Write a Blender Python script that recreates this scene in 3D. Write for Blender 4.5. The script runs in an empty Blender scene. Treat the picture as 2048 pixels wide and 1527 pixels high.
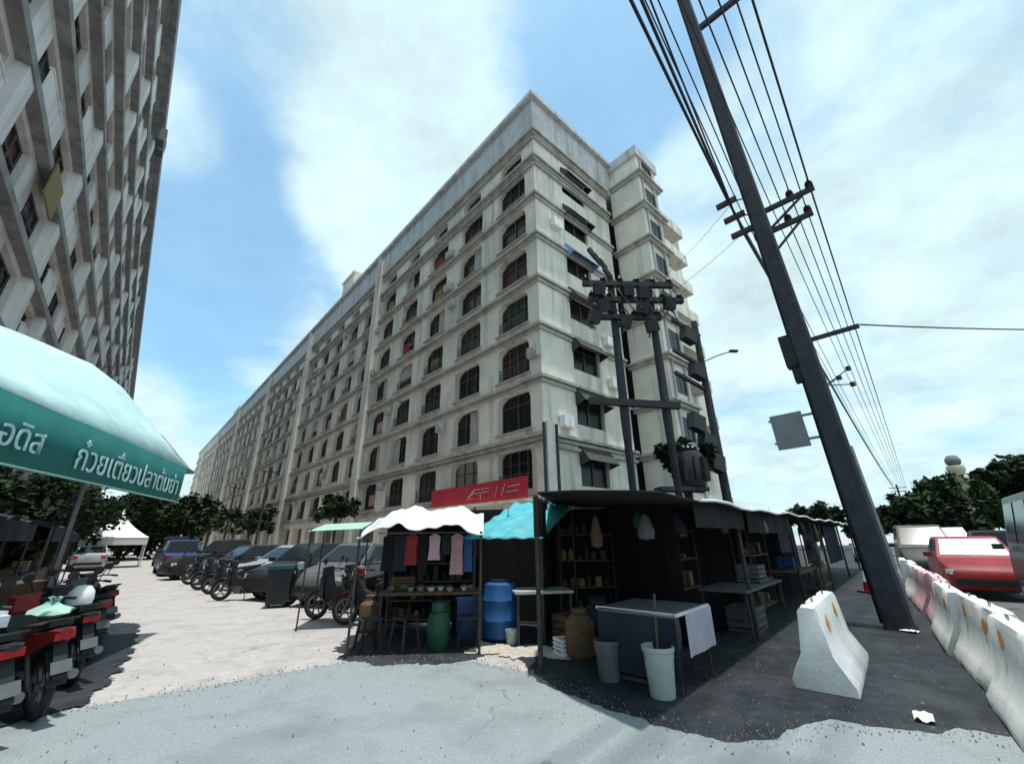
import bpy, math, random
from mathutils import Vector, Matrix
random.seed(7)
R = math.radians
sc = bpy.context.scene
COL = sc.collection

# ------------------------------------------------------------------ camera, sky, sun
cam_d = bpy.data.cameras.new('camera'); cam = bpy.data.objects.new('camera', cam_d); COL.objects.link(cam)
cam_d.sensor_width = 36.0; cam_d.lens = 36.0 * 825 / 2048
cam_d.clip_start = 0.05; cam_d.clip_end = 6000
cam.matrix_world = (Matrix.Translation((0, 0, 1.6)) @ Matrix.Rotation(R(90 + 20.8), 4, 'X') @ Matrix.Rotation(R(-0.6), 4, 'Z'))
sc.camera = cam

SUN_EL, SUN_AZ = 83.5, 150.0          # azimuth clockwise from +Y: almost overhead, a little behind the camera
wd = bpy.data.worlds.new('World'); sc.world = wd; wd.use_nodes = True
nt = wd.node_tree; nt.nodes.clear()
def N(t, **k):
    n = nt.nodes.new(t)
    for a, b in k.items(): setattr(n, a, b)
    return n
LK = lambda a, b: nt.links.new(a, b)
wout = N('ShaderNodeOutputWorld')
sky = N('ShaderNodeTexSky', sky_type='NISHITA', sun_disc=False)
sky.sun_elevation = R(SUN_EL); sky.sun_rotation = R(SUN_AZ); sky.air_density = 1.0; sky.dust_density = 1.0; sky.ozone_density = 1.0
bg_sky = N('ShaderNodeBackground'); bg_sky.inputs['Strength'].default_value = 0.15
tint = N('ShaderNodeMix', data_type='RGBA', blend_type='MULTIPLY'); tint.inputs[0].default_value = 1.0; tint.inputs[7].default_value = (0.80, 1.35, 1.42, 1)
LK(sky.outputs[0], tint.inputs[6]); LK(tint.outputs[2], bg_sky.inputs['Color'])
bg_cl = N('ShaderNodeBackground'); bg_cl.inputs['Color'].default_value = (0.74, 0.955, 1.0, 1); bg_cl.inputs['Strength'].default_value = 1.0
tc = N('ShaderNodeTexCoord'); sep = N('ShaderNodeSeparateXYZ'); LK(tc.outputs['Generated'], sep.inputs[0])
def mth(op, a, b=None, clamp=False):
    n = N('ShaderNodeMath', operation=op, use_clamp=clamp)
    for i, v in enumerate((a, b)):
        if v is None: continue
        if isinstance(v, (int, float)): n.inputs[i].default_value = v
        else: LK(v, n.inputs[i])
    return n.outputs[0]
zz = mth('ADD', mth('MAXIMUM', sep.outputs[2], 0.0), 0.28)
cb = N('ShaderNodeCombineXYZ'); LK(mth('DIVIDE', sep.outputs[0], zz), cb.inputs[0]); LK(mth('DIVIDE', sep.outputs[1], zz), cb.inputs[1])
n1 = N('ShaderNodeTexNoise'); n1.inputs['Scale'].default_value = 2.3; n1.inputs['Detail'].default_value = 11; n1.inputs['Roughness'].default_value = 0.60; n1.inputs['Distortion'].default_value = 0.5
LK(cb.outputs[0], n1.inputs['Vector'])
dens = n1.outputs[0]
# the gaps of blue and the thicker banks of the photographed sky, as directions
def bank(d, a_in, a_out, amt):
    global dens
    vm = N('ShaderNodeVectorMath', operation='DOT_PRODUCT'); LK(tc.outputs['Generated'], vm.inputs[0]); vm.inputs[1].default_value = Vector(d).normalized()
    mr = N('ShaderNodeMapRange', interpolation_type='SMOOTHSTEP'); LK(vm.outputs['Value'], mr.inputs[0])
    mr.inputs[1].default_value = math.cos(R(a_out)); mr.inputs[2].default_value = math.cos(R(a_in)); mr.inputs[3].default_value = 0; mr.inputs[4].default_value = amt
    dens = mth('ADD', dens, mr.outputs[0])
bank((-0.62, 0.63, 0.50), 2, 20, -0.36)
bank((-0.50, 0.66, 0.36), 2, 18, -0.30)
bank((-0.66, 0.62, 0.62), 1, 13, -0.18)
bank((0.17, 0.52, 0.86), 3, 15, -0.42)
bank((-0.55, 0.53, 0.92), 2, 12, -0.30)
bank((0.26, 0.40, 0.92), 1, 12, -0.24)
bank((-0.22, 0.50, 0.92), 2, 24, 0.22)
bank((-0.35, 0.62, 0.62), 1, 16, 0.14)
bank((0.6, 0.75, 0.45), 6, 36, 0.12)
bank((-0.62, 0.76, 0.20), 3, 12, 0.2)
bank((-0.66, 0.56, 0.72), 1, 8, 0.44)
bank((-0.46, 0.73, 0.38), 1, 9, 0.40)
bank((-0.37, 0.667, 0.567), 1, 9, 0.22)
bank((-0.72, 0.70, 0.28), 1, 9, 0.30)
bank((0.17, 0.52, 0.86), 1, 9, -0.14)
cr = N('ShaderNodeMapRange', interpolation_type='SMOOTHSTEP'); LK(dens, cr.inputs[0])
cr.inputs[1].default_value = 0.24; cr.inputs[2].default_value = 0.66; cr.inputs[3].default_value = 0.26; cr.inputs[4].default_value = 1.0
n2 = N('ShaderNodeTexNoise'); n2.inputs['Scale'].default_value = 3.6; n2.inputs['Detail'].default_value = 12; n2.inputs['Roughness'].default_value = 0.6
LK(cb.outputs[0], n2.inputs['Vector'])
vr = N('ShaderNodeMapRange'); LK(n2.outputs[0], vr.inputs[0]); vr.inputs[1].default_value = 0.3; vr.inputs[2].default_value = 0.68; vr.inputs[3].default_value = 0.72; vr.inputs[4].default_value = 1.06
LK(vr.outputs[0], bg_cl.inputs['Strength'])
mx = N('ShaderNodeMixShader'); LK(cr.outputs[0], mx.inputs[0]); LK(bg_sky.outputs[0], mx.inputs[1]); LK(bg_cl.outputs[0], mx.inputs[2]); LK(mx.outputs[0], wout.inputs[0])

sun_d = bpy.data.lights.new('sun', 'SUN'); sun_d.energy = 4.2; sun_d.angle = R(1.5); sun_d.color = (1.0, 0.96, 0.90)
sun = bpy.data.objects.new('sun', sun_d); COL.objects.link(sun)
sd = Vector((math.sin(R(SUN_AZ)) * math.cos(R(SUN_EL)), math.cos(R(SUN_AZ)) * math.cos(R(SUN_EL)), math.sin(R(SUN_EL))))
sun.rotation_euler = sd.to_track_quat('Z', 'Y').to_euler()
vs = sc.view_settings; vs.view_transform = 'Standard'; vs.look = 'None'; vs.exposure = 0.18; vs.gamma = 1.0; vs.use_curve_mapping = False

# ------------------------------------------------------------------ materials
def mat(name, col, rough=0.8, metal=0.0, var=0.25, scale=6.0, bump=0.0, bscale=40.0, streak=0.0, spec=0.4, stain=None, stain_amt=0.5, trans=0.0, stain_scale=None, crack=0.0):
    m = bpy.data.materials.new(name); m.use_nodes = True
    t = m.node_tree; b = t.nodes['Principled BSDF']
    b.inputs['Roughness'].default_value = rough; b.inputs['Metallic'].default_value = metal; b.inputs['Specular IOR Level'].default_value = spec
    if trans: b.inputs['Transmission Weight'].default_value = trans
    co = t.nodes.new('ShaderNodeTexCoord')
    def noise(sc_, det=6, mapping=None, rg=0.6):
        n = t.nodes.new('ShaderNodeTexNoise'); n.inputs['Scale'].default_value = sc_; n.inputs['Detail'].default_value = det; n.inputs['Roughness'].default_value = rg
        src = co.outputs['Object']
        if mapping:
            mp = t.nodes.new('ShaderNodeMapping'); mp.inputs['Scale'].default_value = mapping; t.links.new(src, mp.inputs[0]); src = mp.outputs[0]
        t.links.new(src, n.inputs['Vector']); return n.outputs[0]
    def mixc(fac, A, B):
        x = t.nodes.new('ShaderNodeMix'); x.data_type = 'RGBA'
        if isinstance(fac, float): x.inputs[0].default_value = fac
        else: t.links.new(fac, x.inputs[0])
        for i, c in ((6, A), (7, B)):
            if isinstance(c, tuple): x.inputs[i].default_value = (*c, 1)
            else: t.links.new(c, x.inputs[i])
        return x.outputs[2]
    def ramp(v, a, b_, lo=0.0, hi=1.0):
        r = t.nodes.new('ShaderNodeMapRange'); t.links.new(v, r.inputs[0])
        r.inputs[1].default_value = a; r.inputs[2].default_value = b_; r.inputs[3].default_value = lo; r.inputs[4].default_value = hi; return r.outputs[0]
    dk = tuple(c * (1 - var) for c in col); lt = tuple(min(1, c * (1 + var)) for c in col)
    c = mixc(ramp(noise(scale), 0.3, 0.7), dk, lt)
    if streak:
        c = mixc(ramp(noise(1.0, 6, (1.6, 1.6, 0.12)), 0.50, 0.74, 0, streak), c, tuple(x * 0.42 for x in col))
    if stain:
        c = mixc(ramp(noise(stain_scale or scale * 0.23, 8), 0.48, 0.66, 0, stain_amt), c, stain)
    if crack:
        vo = t.nodes.new('ShaderNodeTexVoronoi'); vo.feature = 'DISTANCE_TO_EDGE'; vo.inputs['Scale'].default_value = 0.42
        wn = t.nodes.new('ShaderNodeTexNoise'); wn.inputs['Scale'].default_value = 1.6; wn.inputs['Detail'].default_value = 6; t.links.new(co.outputs['Object'], wn.inputs['Vector'])
        ad = t.nodes.new('ShaderNodeVectorMath'); ad.operation = 'ADD'; t.links.new(co.outputs['Object'], ad.inputs[0]); t.links.new(wn.outputs['Color'], ad.inputs[1]); t.links.new(ad.outputs[0], vo.inputs['Vector'])
        line = ramp(vo.outputs['Distance'], 0.002, 0.009, crack, 0.0)
        mk = ramp(noise(0.35, 3), 0.48, 0.58)
        mu = t.nodes.new('ShaderNodeMath'); mu.operation = 'MULTIPLY'; t.links.new(line, mu.inputs[0]); t.links.new(mk, mu.inputs[1])
        c = mixc(mu.outputs[0], c, tuple(x * 0.3 for x in col))
    t.links.new(c, b.inputs['Base Color'])
    if bump:
        bp = t.nodes.new('ShaderNodeBump'); bp.inputs['Strength'].default_value = bump; bp.inputs['Distance'].default_value = 0.02
        t.links.new(noise(bscale, 5), bp.inputs['Height']); t.links.new(bp.outputs[0], b.inputs['Normal'])
    return m

M = dict(
    concrete=mat('pale_street_concrete', (0.40, 0.375, 0.365), 0.9, var=0.13, scale=7, bump=0.5, bscale=45, stain=(0.27, 0.255, 0.25), stain_amt=0.6, crack=0.5),
    asphalt=mat('grey_asphalt', (0.25, 0.285, 0.295), 0.88, var=0.20, scale=46, bump=0.6, bscale=80, stain=(0.17, 0.195, 0.205), stain_amt=0.8, stain_scale=0.8, crack=0.55),
    wetshade=mat('damp_asphalt_and_shade', (0.020, 0.025, 0.031), 0.7, var=0.5, scale=5.0, bump=0.7, bscale=60, stain=(0.05, 0.055, 0.06), stain_amt=0.7, stain_scale=1.3, spec=0.25),  # dark asphalt, also used for shade painted on the ground
    road=mat('road_asphalt', (0.10, 0.105, 0.11), 0.85, var=0.2, scale=4, bump=0.4, bscale=60),
    grit=mat('grey_grit', (0.17, 0.165, 0.155), 0.95, var=0.5, scale=30),
    sunlit=mat('sunlit_beige_ground', (0.46, 0.42, 0.36), 0.95, var=0.25, scale=14, bump=0.8, bscale=60),  # sunlit ground, its brightness put into the colour
    wall=mat('cream_painted_render', (0.74, 0.70, 0.60), 0.9, var=0.10, scale=0.8, streak=0.95, stain=(0.44, 0.43, 0.39), stain_amt=0.65, bump=0.15, bscale=25),
    attic=mat('grey_painted_render', (0.50, 0.505, 0.50), 0.9, var=0.14, scale=1.2, streak=0.7),
    cornice=mat('weathered_moulding', (0.40, 0.385, 0.34), 0.9, var=0.25, scale=1.5, streak=0.7),
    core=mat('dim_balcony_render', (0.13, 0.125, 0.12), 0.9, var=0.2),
    twall=mat('grey_white_render', (0.74, 0.72, 0.70), 0.9, var=0.1, scale=0.9, streak=0.6, stain=(0.3, 0.3, 0.3), stain_amt=0.4),
    tslab=mat('stained_slab_concrete', (0.26, 0.26, 0.26), 0.9, var=0.25, scale=1.1, streak=0.8),
    glass=mat('dark_window_glass', (0.012, 0.014, 0.016), 0.28, var=0.5, scale=0.8, spec=0.3),
    glass_b=mat('brown_curtained_glass', (0.045, 0.022, 0.018), 0.5, var=0.4, scale=3, spec=0.3),
    glass_t=mat('teal_tinted_glass', (0.02, 0.045, 0.045), 0.35, var=0.4, scale=2, spec=0.3),
    glass_w=mat('closed_pale_blind', (0.30, 0.29, 0.28), 0.7, var=0.2, scale=3),
    wframe=mat('dull_window_frame', (0.10, 0.085, 0.075), 0.6, var=0.2),
    curt1=mat('pale_curtain', (0.42, 0.40, 0.38), 0.9, var=0.25, scale=8),
    curt2=mat('red_laundry', (0.30, 0.035, 0.04), 0.9, var=0.3, scale=8),
    curt3=mat('pink_laundry', (0.5, 0.28, 0.30), 0.9, var=0.2, scale=8),
    curt4=mat('ochre_cloth', (0.22, 0.19, 0.07), 0.9, var=0.2, scale=8),
    awnblue=mat('blue_window_awning', (0.16, 0.34, 0.62), 0.6, var=0.15),
    awndark=mat('dark_awning_sheet', (0.05, 0.05, 0.05), 0.8, var=0.3),
    awngrey=mat('weathered_awning_sheet', (0.16, 0.16, 0.155), 0.7, var=0.25),
    pole=mat('dark_pole_concrete', (0.036, 0.040, 0.048), 0.88, var=0.3, scale=4, streak=0.5, bump=0.3),
    black=mat('black_rubber', (0.012, 0.012, 0.013), 0.6, var=0.3),
    cable=mat('black_cable', (0.016, 0.018, 0.022), 0.55, var=0.2),
    rust=mat('dark_rusty_steel', (0.05, 0.042, 0.04), 0.7, metal=0.2, var=0.4, scale=12),
    steel=mat('galvanised_steel', (0.22, 0.23, 0.245), 0.5, metal=0.7, var=0.2),
    chrome=mat('scratched_chrome', (0.62, 0.62, 0.62), 0.25, metal=1.0, var=0.1),
    ins=mat('brown_ceramic', (0.05, 0.03, 0.025), 0.35, var=0.3),
    teal=mat('teal_awning_fabric', (0.007, 0.125, 0.120), 0.75, var=0.16, scale=3.0, bump=0.2, bscale=12),
    paleteal=mat('sunlit_awning_sheet', (0.40, 0.60, 0.60), 0.75, var=0.16, scale=1.6, streak=0.3, stain=(0.55, 0.66, 0.65), stain_amt=0.6, bump=0.5, bscale=6),  # paler than the valance: sky and sun light put into the colour
    awnletter=mat('faded_awning_print', (0.42, 0.60, 0.60), 0.8, var=0.2, scale=9),
    white=mat('white_paint', (0.78, 0.78, 0.77), 0.55, var=0.06),
    sheet=mat('white_tarpaulin', (0.58, 0.60, 0.63), 0.6, var=0.16, scale=3.5, bump=1.0, bscale=7, stain=(0.42, 0.43, 0.44), stain_amt=0.6),
    cyan=mat('cyan_tarpaulin', (0.05, 0.36, 0.42), 0.55, var=0.2, scale=3.5, bump=1.0, bscale=7, stain=(0.12, 0.42, 0.45), stain_amt=0.5),
    blue=mat('blue_plastic', (0.012, 0.075, 0.22), 0.5, var=0.25, scale=5, bump=0.4, bscale=6),
    navy=mat('navy_tarpaulin', (0.008, 0.016, 0.028), 0.75, var=0.4, scale=2.0, bump=0.4, bscale=4),
    net=mat('black_shade_cloth', (0.008, 0.008, 0.009), 0.9, var=0.3, scale=3),
    palegreen=mat('pale_green_tarpaulin', (0.30, 0.50, 0.42), 0.6, var=0.1),
    red=mat('red_gloss_paint', (0.22, 0.012, 0.016), 0.5, var=0.25, scale=3, spec=0.3),
    banner=mat('red_vinyl_banner', (0.40, 0.025, 0.045), 0.5, var=0.14, scale=2.0, streak=0.3),
    barrier=mat('whitewashed_barrier_concrete', (0.66, 0.67, 0.66), 0.88, var=0.12, scale=5.0, bump=0.15, bscale=30, streak=0.5, stain=(0.33, 0.35, 0.33), stain_amt=0.75),
    pinkbar=mat('faded_pink_barrier_concrete', (0.58, 0.36, 0.38), 0.85, var=0.2, scale=3.0, stain=(0.6, 0.58, 0.56), stain_amt=0.9),
    orange=mat('orange_reflective_paint', (0.70, 0.30, 0.05), 0.7, var=0.25, scale=9),
    leaf=mat('dark_leaf', (0.019, 0.034, 0.013), 0.8, var=0.65, scale=2.2, spec=0.2),
    leaf2=mat('mid_green_leaf', (0.034, 0.06, 0.02), 0.75, var=0.5, scale=2.0, spec=0.12),
    bark=mat('grey_bark', (0.06, 0.05, 0.04), 0.95, var=0.3, bump=0.5, bscale=20),
    carglass=mat('tinted_car_glass', (0.008, 0.010, 0.012), 0.12, var=0.2, spec=0.35),
    silver=mat('silver_car_paint', (0.40, 0.42, 0.44), 0.35, metal=0.4, var=0.05),
    carblue=mat('deep_blue_car_paint', (0.015, 0.035, 0.12), 0.3, var=0.1),
    cardark=mat('charcoal_car_paint', (0.022, 0.024, 0.027), 0.5, var=0.3, scale=3, spec=0.25),
    carwhite=mat('white_car_paint', (0.72, 0.72, 0.73), 0.35, var=0.04),
    carteal=mat('dark_teal_bus_paint', (0.01, 0.07, 0.075), 0.35, var=0.15),
    skyglass=mat('sky_mirroring_glass', (0.40, 0.39, 0.41), 0.22, metal=0.8, var=0.35, scale=2.5),
    lamp=mat('lamp_lens', (0.65, 0.65, 0.62), 0.15, var=0.05),
    tail=mat('red_lens', (0.35, 0.01, 0.012), 0.2, var=0.1),
    seat=mat('black_vinyl', (0.015, 0.015, 0.016), 0.5, var=0.3),
    engine=mat('grey_engine_metal', (0.12, 0.12, 0.125), 0.5, metal=0.6, var=0.25),
    green=mat('green_gas_cylinder_paint', (0.010, 0.06, 0.035), 0.5, var=0.2),
    bucket=mat('stained_white_plastic', (0.36, 0.39, 0.37), 0.6, var=0.14, scale=5, stain=(0.25, 0.28, 0.27), stain_amt=0.6),
    greyp=mat('grey_plastic', (0.085, 0.095, 0.10), 0.6, var=0.2, scale=5),
    lilac=mat('pale_lilac_sheet', (0.40, 0.37, 0.43), 0.7, var=0.1),
    wood=mat('old_brown_wood', (0.11, 0.065, 0.035), 0.8, var=0.3, scale=8),
    shutter=mat('dull_steel_shutter', (0.12, 0.12, 0.12), 0.55, metal=0.3, var=0.25, scale=2),
    paper=mat('white_paper', (0.75, 0.74, 0.70), 0.9, var=0.06),
    beige=mat('pale_beige_stone', (0.55, 0.50, 0.36), 0.85, var=0.12, scale=6),
    signgrey=mat('grey_sign_back', (0.20, 0.23, 0.245), 0.5, metal=0.2, var=0.12, scale=3),
)

# ------------------------------------------------------------------ mesh helpers
class MB:
    def __init__(s): s.v = []; s.f = []; s.mi = []
    def add(s, vs_, fs, mi=0):
        o = len(s.v); s.v += [tuple(v) for v in vs_]; s.f += [tuple(o + i for i in f) for f in fs]; s.mi += [mi] * len(fs); return s
    def quad(s, a, b, c, d, mi=0): return s.add([a, b, c, d], [(0, 1, 2, 3)], mi)
    def box(s, c, sz, rz=0.0, rx=0.0, ry=0.0, mi=0):
        m = Matrix.Translation(c) @ Matrix.Rotation(rz, 4, 'Z') @ Matrix.Rotation(ry, 4, 'Y') @ Matrix.Rotation(rx, 4, 'X')
        x, y, z = sz[0] / 2, sz[1] / 2, sz[2] / 2
        vs_ = [m @ Vector(p) for p in ((-x, -y, -z), (x, -y, -z), (x, y, -z), (-x, y, -z), (-x, -y, z), (x, -y, z), (x, y, z), (-x, y, z))]
        return s.add(vs_, [(0, 3, 2, 1), (4, 5, 6, 7), (0, 1, 5, 4), (1, 2, 6, 5), (2, 3, 7, 6), (3, 0, 4, 7)], mi)
    def bar(s, a, b, w, h=None, mi=0):
        a, b = Vector(a), Vector(b); h = h or w; d = (b - a); L = d.length
        q = d.to_track_quat('X', 'Z'); vs_ = []
        for x in (0, L):
            for y, z in ((-w / 2, -h / 2), (w / 2, -h / 2), (w / 2, h / 2), (-w / 2, h / 2)): vs_.append(a + q @ Vector((x, y, z)))
        return s.add(vs_, [(0, 3, 2, 1), (4, 5, 6, 7), (0, 1, 5, 4), (1, 2, 6, 5), (2, 3, 7, 6), (3, 0, 4, 7)], mi)
    def tube(s, pts, r, n=6, mi=0, cap=True):
        pts = [Vector(p) for p in pts]; rs = r if isinstance(r, (list, tuple)) else [r] * len(pts); vs_ = []
        for i, p in enumerate(pts):
            d = (pts[min(i + 1, len(pts) - 1)] - pts[max(i - 1, 0)]); q = d.to_track_quat('Z', 'Y')
            for k in range(n):
                a = 2 * math.pi * k / n; vs_.append(p + q @ Vector((math.cos(a) * rs[i], math.sin(a) * rs[i], 0)))
        fs = [(i * n + k, i * n + (k + 1) % n, (i + 1) * n + (k + 1) % n, (i + 1) * n + k) for i in range(len(pts) - 1) for k in range(n)]
        if cap: fs += [tuple(range(n - 1, -1, -1)), tuple((len(pts) - 1) * n + k for k in range(n))]
        return s.add(vs_, fs, mi)
    def lathe(s, prof, n=14, c=(0, 0, 0), rot=None, mi=0):
        rot = rot or Matrix.Identity(3); vs_ = []
        for r, z in prof:
            for k in range(n):
                a = 2 * math.pi * k / n; vs_.append(Vector(c) + rot @ Vector((r * math.cos(a), r * math.sin(a), z)))
        fs = [(i * n + k, i * n + (k + 1) % n, (i + 1) * n + (k + 1) % n, (i + 1) * n + k) for i in range(len(prof) - 1) for k in range(n)]
        return s.add(vs_, fs, mi)
    def loft(s, rings, mi=0, cap=True):
        n = len(rings[0]); vs_ = [p for r in rings for p in r]
        fs = [(i * n + k, i * n + (k + 1) % n, (i + 1) * n + (k + 1) % n, (i + 1) * n + k) for i in range(len(rings) - 1) for k in range(n)]
        if cap: fs += [tuple(range(n - 1, -1, -1)), tuple((len(rings) - 1) * n + k for k in range(n))]
        return s.add(vs_, fs, mi)
    def prism(s, poly, y0, y1, mi=0):        # polygon in x,z extruded along y
        n = len(poly); return s.loft([[(x, y0, z) for x, z in poly], [(x, y1, z) for x, z in poly]], mi)
    def mesh(s, name, mats, smooth=False):
        me = bpy.data.meshes.new(name); me.from_pydata(s.v, [], s.f)
        for m in (mats if isinstance(mats, (list, tuple)) else [mats]): me.materials.append(m)
        me.polygons.foreach_set('material_index', s.mi)
        import bmesh
        bm = bmesh.new(); bm.from_mesh(me)
        if smooth: bmesh.ops.remove_doubles(bm, verts=bm.verts, dist=0.0004)
        bmesh.ops.recalc_face_normals(bm, faces=bm.faces); bm.to_mesh(me); bm.free()
        if smooth:
            me.polygons.foreach_set('use_smooth', [True] * len(me.polygons))
            try: me.set_sharp_from_angle(angle=R(38))
            except Exception: pass
        me.update(); return me
    def build(s, name, mats, parent=None, smooth=False, loc=(0, 0, 0), rz=0.0):
        return link(name, s.mesh(name, mats, smooth), parent, loc, rz)

def link(name, me, parent=None, loc=(0, 0, 0), rz=0.0):
    o = bpy.data.objects.new(name, me); COL.objects.link(o); o.location = loc; o.rotation_euler = (0, 0, rz)
    if parent: o.parent = parent
    return o
def tag(o, label=None, cat=None, group=None, kind=None):
    if label: o['label'] = label
    if cat: o['category'] = cat
    if group: o['group'] = group
    if kind: o['kind'] = kind
    return o
def thing(name, label, cat, loc=(0, 0, 0), rz=0.0, group=None):
    o = bpy.data.objects.new(name, None); COL.objects.link(o); o.location = loc; o.rotation_euler = (0, 0, rz); o.empty_display_size = 0.2
    return tag(o, label, cat, group)
KIDS = {}
def copy_tree(o, parent=None):
    c = o.copy(); COL.objects.link(c)
    if parent: c.parent = parent
    for ch in [x for x in bpy.data.objects if x.parent == o]: copy_tree(ch, c)
    return c
def recolour(root, old, new):
    for o in [root] + list(root.children_recursive):
        if o.type == 'MESH':
            for sl in o.material_slots:
                if sl.material == old: sl.link = 'OBJECT'; sl.material = new

U = Vector((-0.669, 0.743, 0)); V = Vector((0.743, 0.669, 0)); ROT = R(42)

# ------------------------------------------------------------------ ground
g = MB(); g.quad((-3000, -600, 0), (3000, -600, 0), (3000, 4000, 0), (-3000, 4000, 0))
tag(g.build('ground', M['concrete']), kind='structure')
def ragged(pts, amp, step=0.05):
    out = []
    for i, p in enumerate(pts):
        a, b = Vector(p), Vector(pts[(i + 1) % len(pts)]); k = max(1, int((b - a).length / step)); k = min(k, 260)
        for j in range(k):
            q = a.lerp(b, j / k); w_ = amp * (1.1 * math.sin(q.x * 3.1 + q.y * 2.3) + .8 * math.sin(q.x * 7.7 - q.y * 6.1) + random.gauss(0, .55)); nv = Vector((b.y - a.y, a.x - b.x, 0)).normalized(); out.append((q.x + nv.x * w_, q.y + nv.y * w_))
    return out
def sheet(name, pts, z, m, amp=0.05):
    p = ragged([(x, y, 0) for x, y in pts], amp); b = MB(); b.add([(x, y, z) for x, y in p], [tuple(range(len(p)))])
    return tag(b.build(name, m), kind='structure')
sheet('asphalt_apron', [(-9, -6), (-9.5, 1.6), (-4.7, 5.0), (-2.1, 7.1), (-0.9, 7.0), (0.3, 6.2), (5.5, 7.0), (4.6, 5.2), (4.6, -6)], 0.004, M['asphalt'], 0.018)
sheet('market_pavement', [(0.30, 5.85), (0.75, 5.25), (1.3, 4.65), (1.75, 4.28), (2.2, 4.3), (2.65, 4.6), (2.95, 4.75), (3.25, 4.55), (3.6, 4.42), (3.9, 4.5), (4.15, 4.3), (4.4, 4.3), (8.0, 8.9), (60, 75), (48, 86), (1, 16), (-1, 9.3), (-0.2, 8.0)], 0.008, M['wetshade'], 0.022)  # dark asphalt; the near edge also paints in the canopy's shadow
sheet('road', [(4.55, 4.05), (4.2, -6), (40, -6), (110, 60), (80, 100), (58, 72), (8.2, 8.7)], 0.012, M['road'], 0.02)
sheet('stall_shade_patch', [(-2.9, 8.0), (-2.55, 7.1), (-1.9, 6.65), (-1.1, 6.6), (-.55, 7.0), (-.1, 7.6), (.9, 7.5), (1.6, 8.5), (1.8, 10.5), (-3.2, 10.6)], 0.006, M['wetshade'], 0.06)  # shadow of the white stall, painted as a dark sheet
sheet('bike_shade_patch', [(-9.6, 1.2), (-4.85, 4.75), (-4.5, 5.2), (-4.95, 6.1), (-6.0, 7.6), (-7.9, 10.0), (-11, 9.5)], 0.020, M['wetshade'], 0.05)  # shade below the awning and bikes, painted as dark ground
sheet('sunlit_patch', [(-0.75, 7.35), (0.0, 6.9), (0.75, 6.75), (0.95, 7.05), (0.45, 7.55), (-0.3, 7.75)], 0.016, M['sunlit'], 0.06)  # gap of sunlight between the stall shadows, painted as a pale sheet

rg = random.Random(17); a = MB()
def stone(x, y):
    r = rg.uniform(.003, .011) * (1.8 if rg.random() < .05 else 1); q = [Vector((rg.uniform(-1, 1), rg.uniform(-1, 1), 0)).normalized() * r for _ in range(1)]; t0 = rg.uniform(0, 6.28)
    a.add([(x + r * math.cos(t0 + k * 2.09) * rg.uniform(.7, 1.2), y + r * math.sin(t0 + k * 2.09) * rg.uniform(.7, 1.2), .008) for k in range(3)] + [(x, y, .014 + r * .8)], [(0, 1, 3), (1, 2, 3), (2, 0, 3)])
EDGES = [[(-4.7, 5.0), (-2.1, 7.1), (-0.9, 7.0), (.3, 6.2), (.75, 5.25), (1.75, 4.28), (2.65, 4.6), (3.6, 4.42), (4.3, 4.3)], [(-2.9, 8.0), (-1.9, 6.65), (-.55, 7.0), (.9, 7.4)]]
for ed_ in EDGES:
    for p, q in zip(ed_[:-1], ed_[1:]):
        for _ in range(int(90 * (Vector(q) - Vector(p)).length)): f = rg.random(); o = rg.gauss(0, .11); stone(p[0] + (q[0] - p[0]) * f + o, p[1] + (q[1] - p[1]) * f + rg.gauss(0, .11))
for _ in range(500): stone(rg.uniform(-5, 4), rg.uniform(3.8, 9))
for _ in range(900): stone(rg.uniform(1.7, 6.5), rg.uniform(4.2, 8.5))
tag(a.build('loose_stones', M['grit']), 'small loose stones and grit scattered over the ground', 'grit', kind='stuff')
# ------------------------------------------------------------------ facade generator
def opening(mb, P, D, I, w, h, ow, oh, sill, depth, arch=0.0, ox=0.0, mi=0):
    """a w by h wall panel from P along D with an opening; I = inward unit vector"""
    Z = Vector((0, 0, 1)); x0 = (w - ow) / 2 + ox; x1 = x0 + ow
    p = lambda x, z, d=0: P + D * x + Z * z + I * d
    loop = [(x0, sill), (x1, sill)]
    if arch > 0:
        n = 6
        for k in range(n + 1):
            a = math.pi * k / n; loop.append(((x0 + x1) / 2 + ow / 2 * math.copysign(abs(math.cos(a)) ** 0.6, math.cos(a)), sill + oh - arch + arch * math.sin(a) ** 0.8))
    else: loop += [(x1, sill + oh), (x0, sill + oh)]
    mb.quad(p(0, 0), p(x0, 0), p(x0, h), p(0, h), mi); mb.quad(p(x1, 0), p(w, 0), p(w, h), p(x1, h), mi)
    mb.quad(p(x0, 0), p(x1, 0), p(x1, sill), p(x0, sill), mi)
    top = loop[2:]
    for (a, b), (c, d) in zip(top[:-1], top[1:]): mb.quad(p(a, b), p(c, d), p(c, h), p(a, h), mi)
    if arch > 0:
        if top[0][0] < x1 - 1e-6: pass
    L = len(loop)
    for i in range(L):
        a, b = loop[i], loop[(i + 1) % L]; mb.quad(p(*a), p(*b), p(*b, depth), p(*a, depth), mi)

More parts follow.
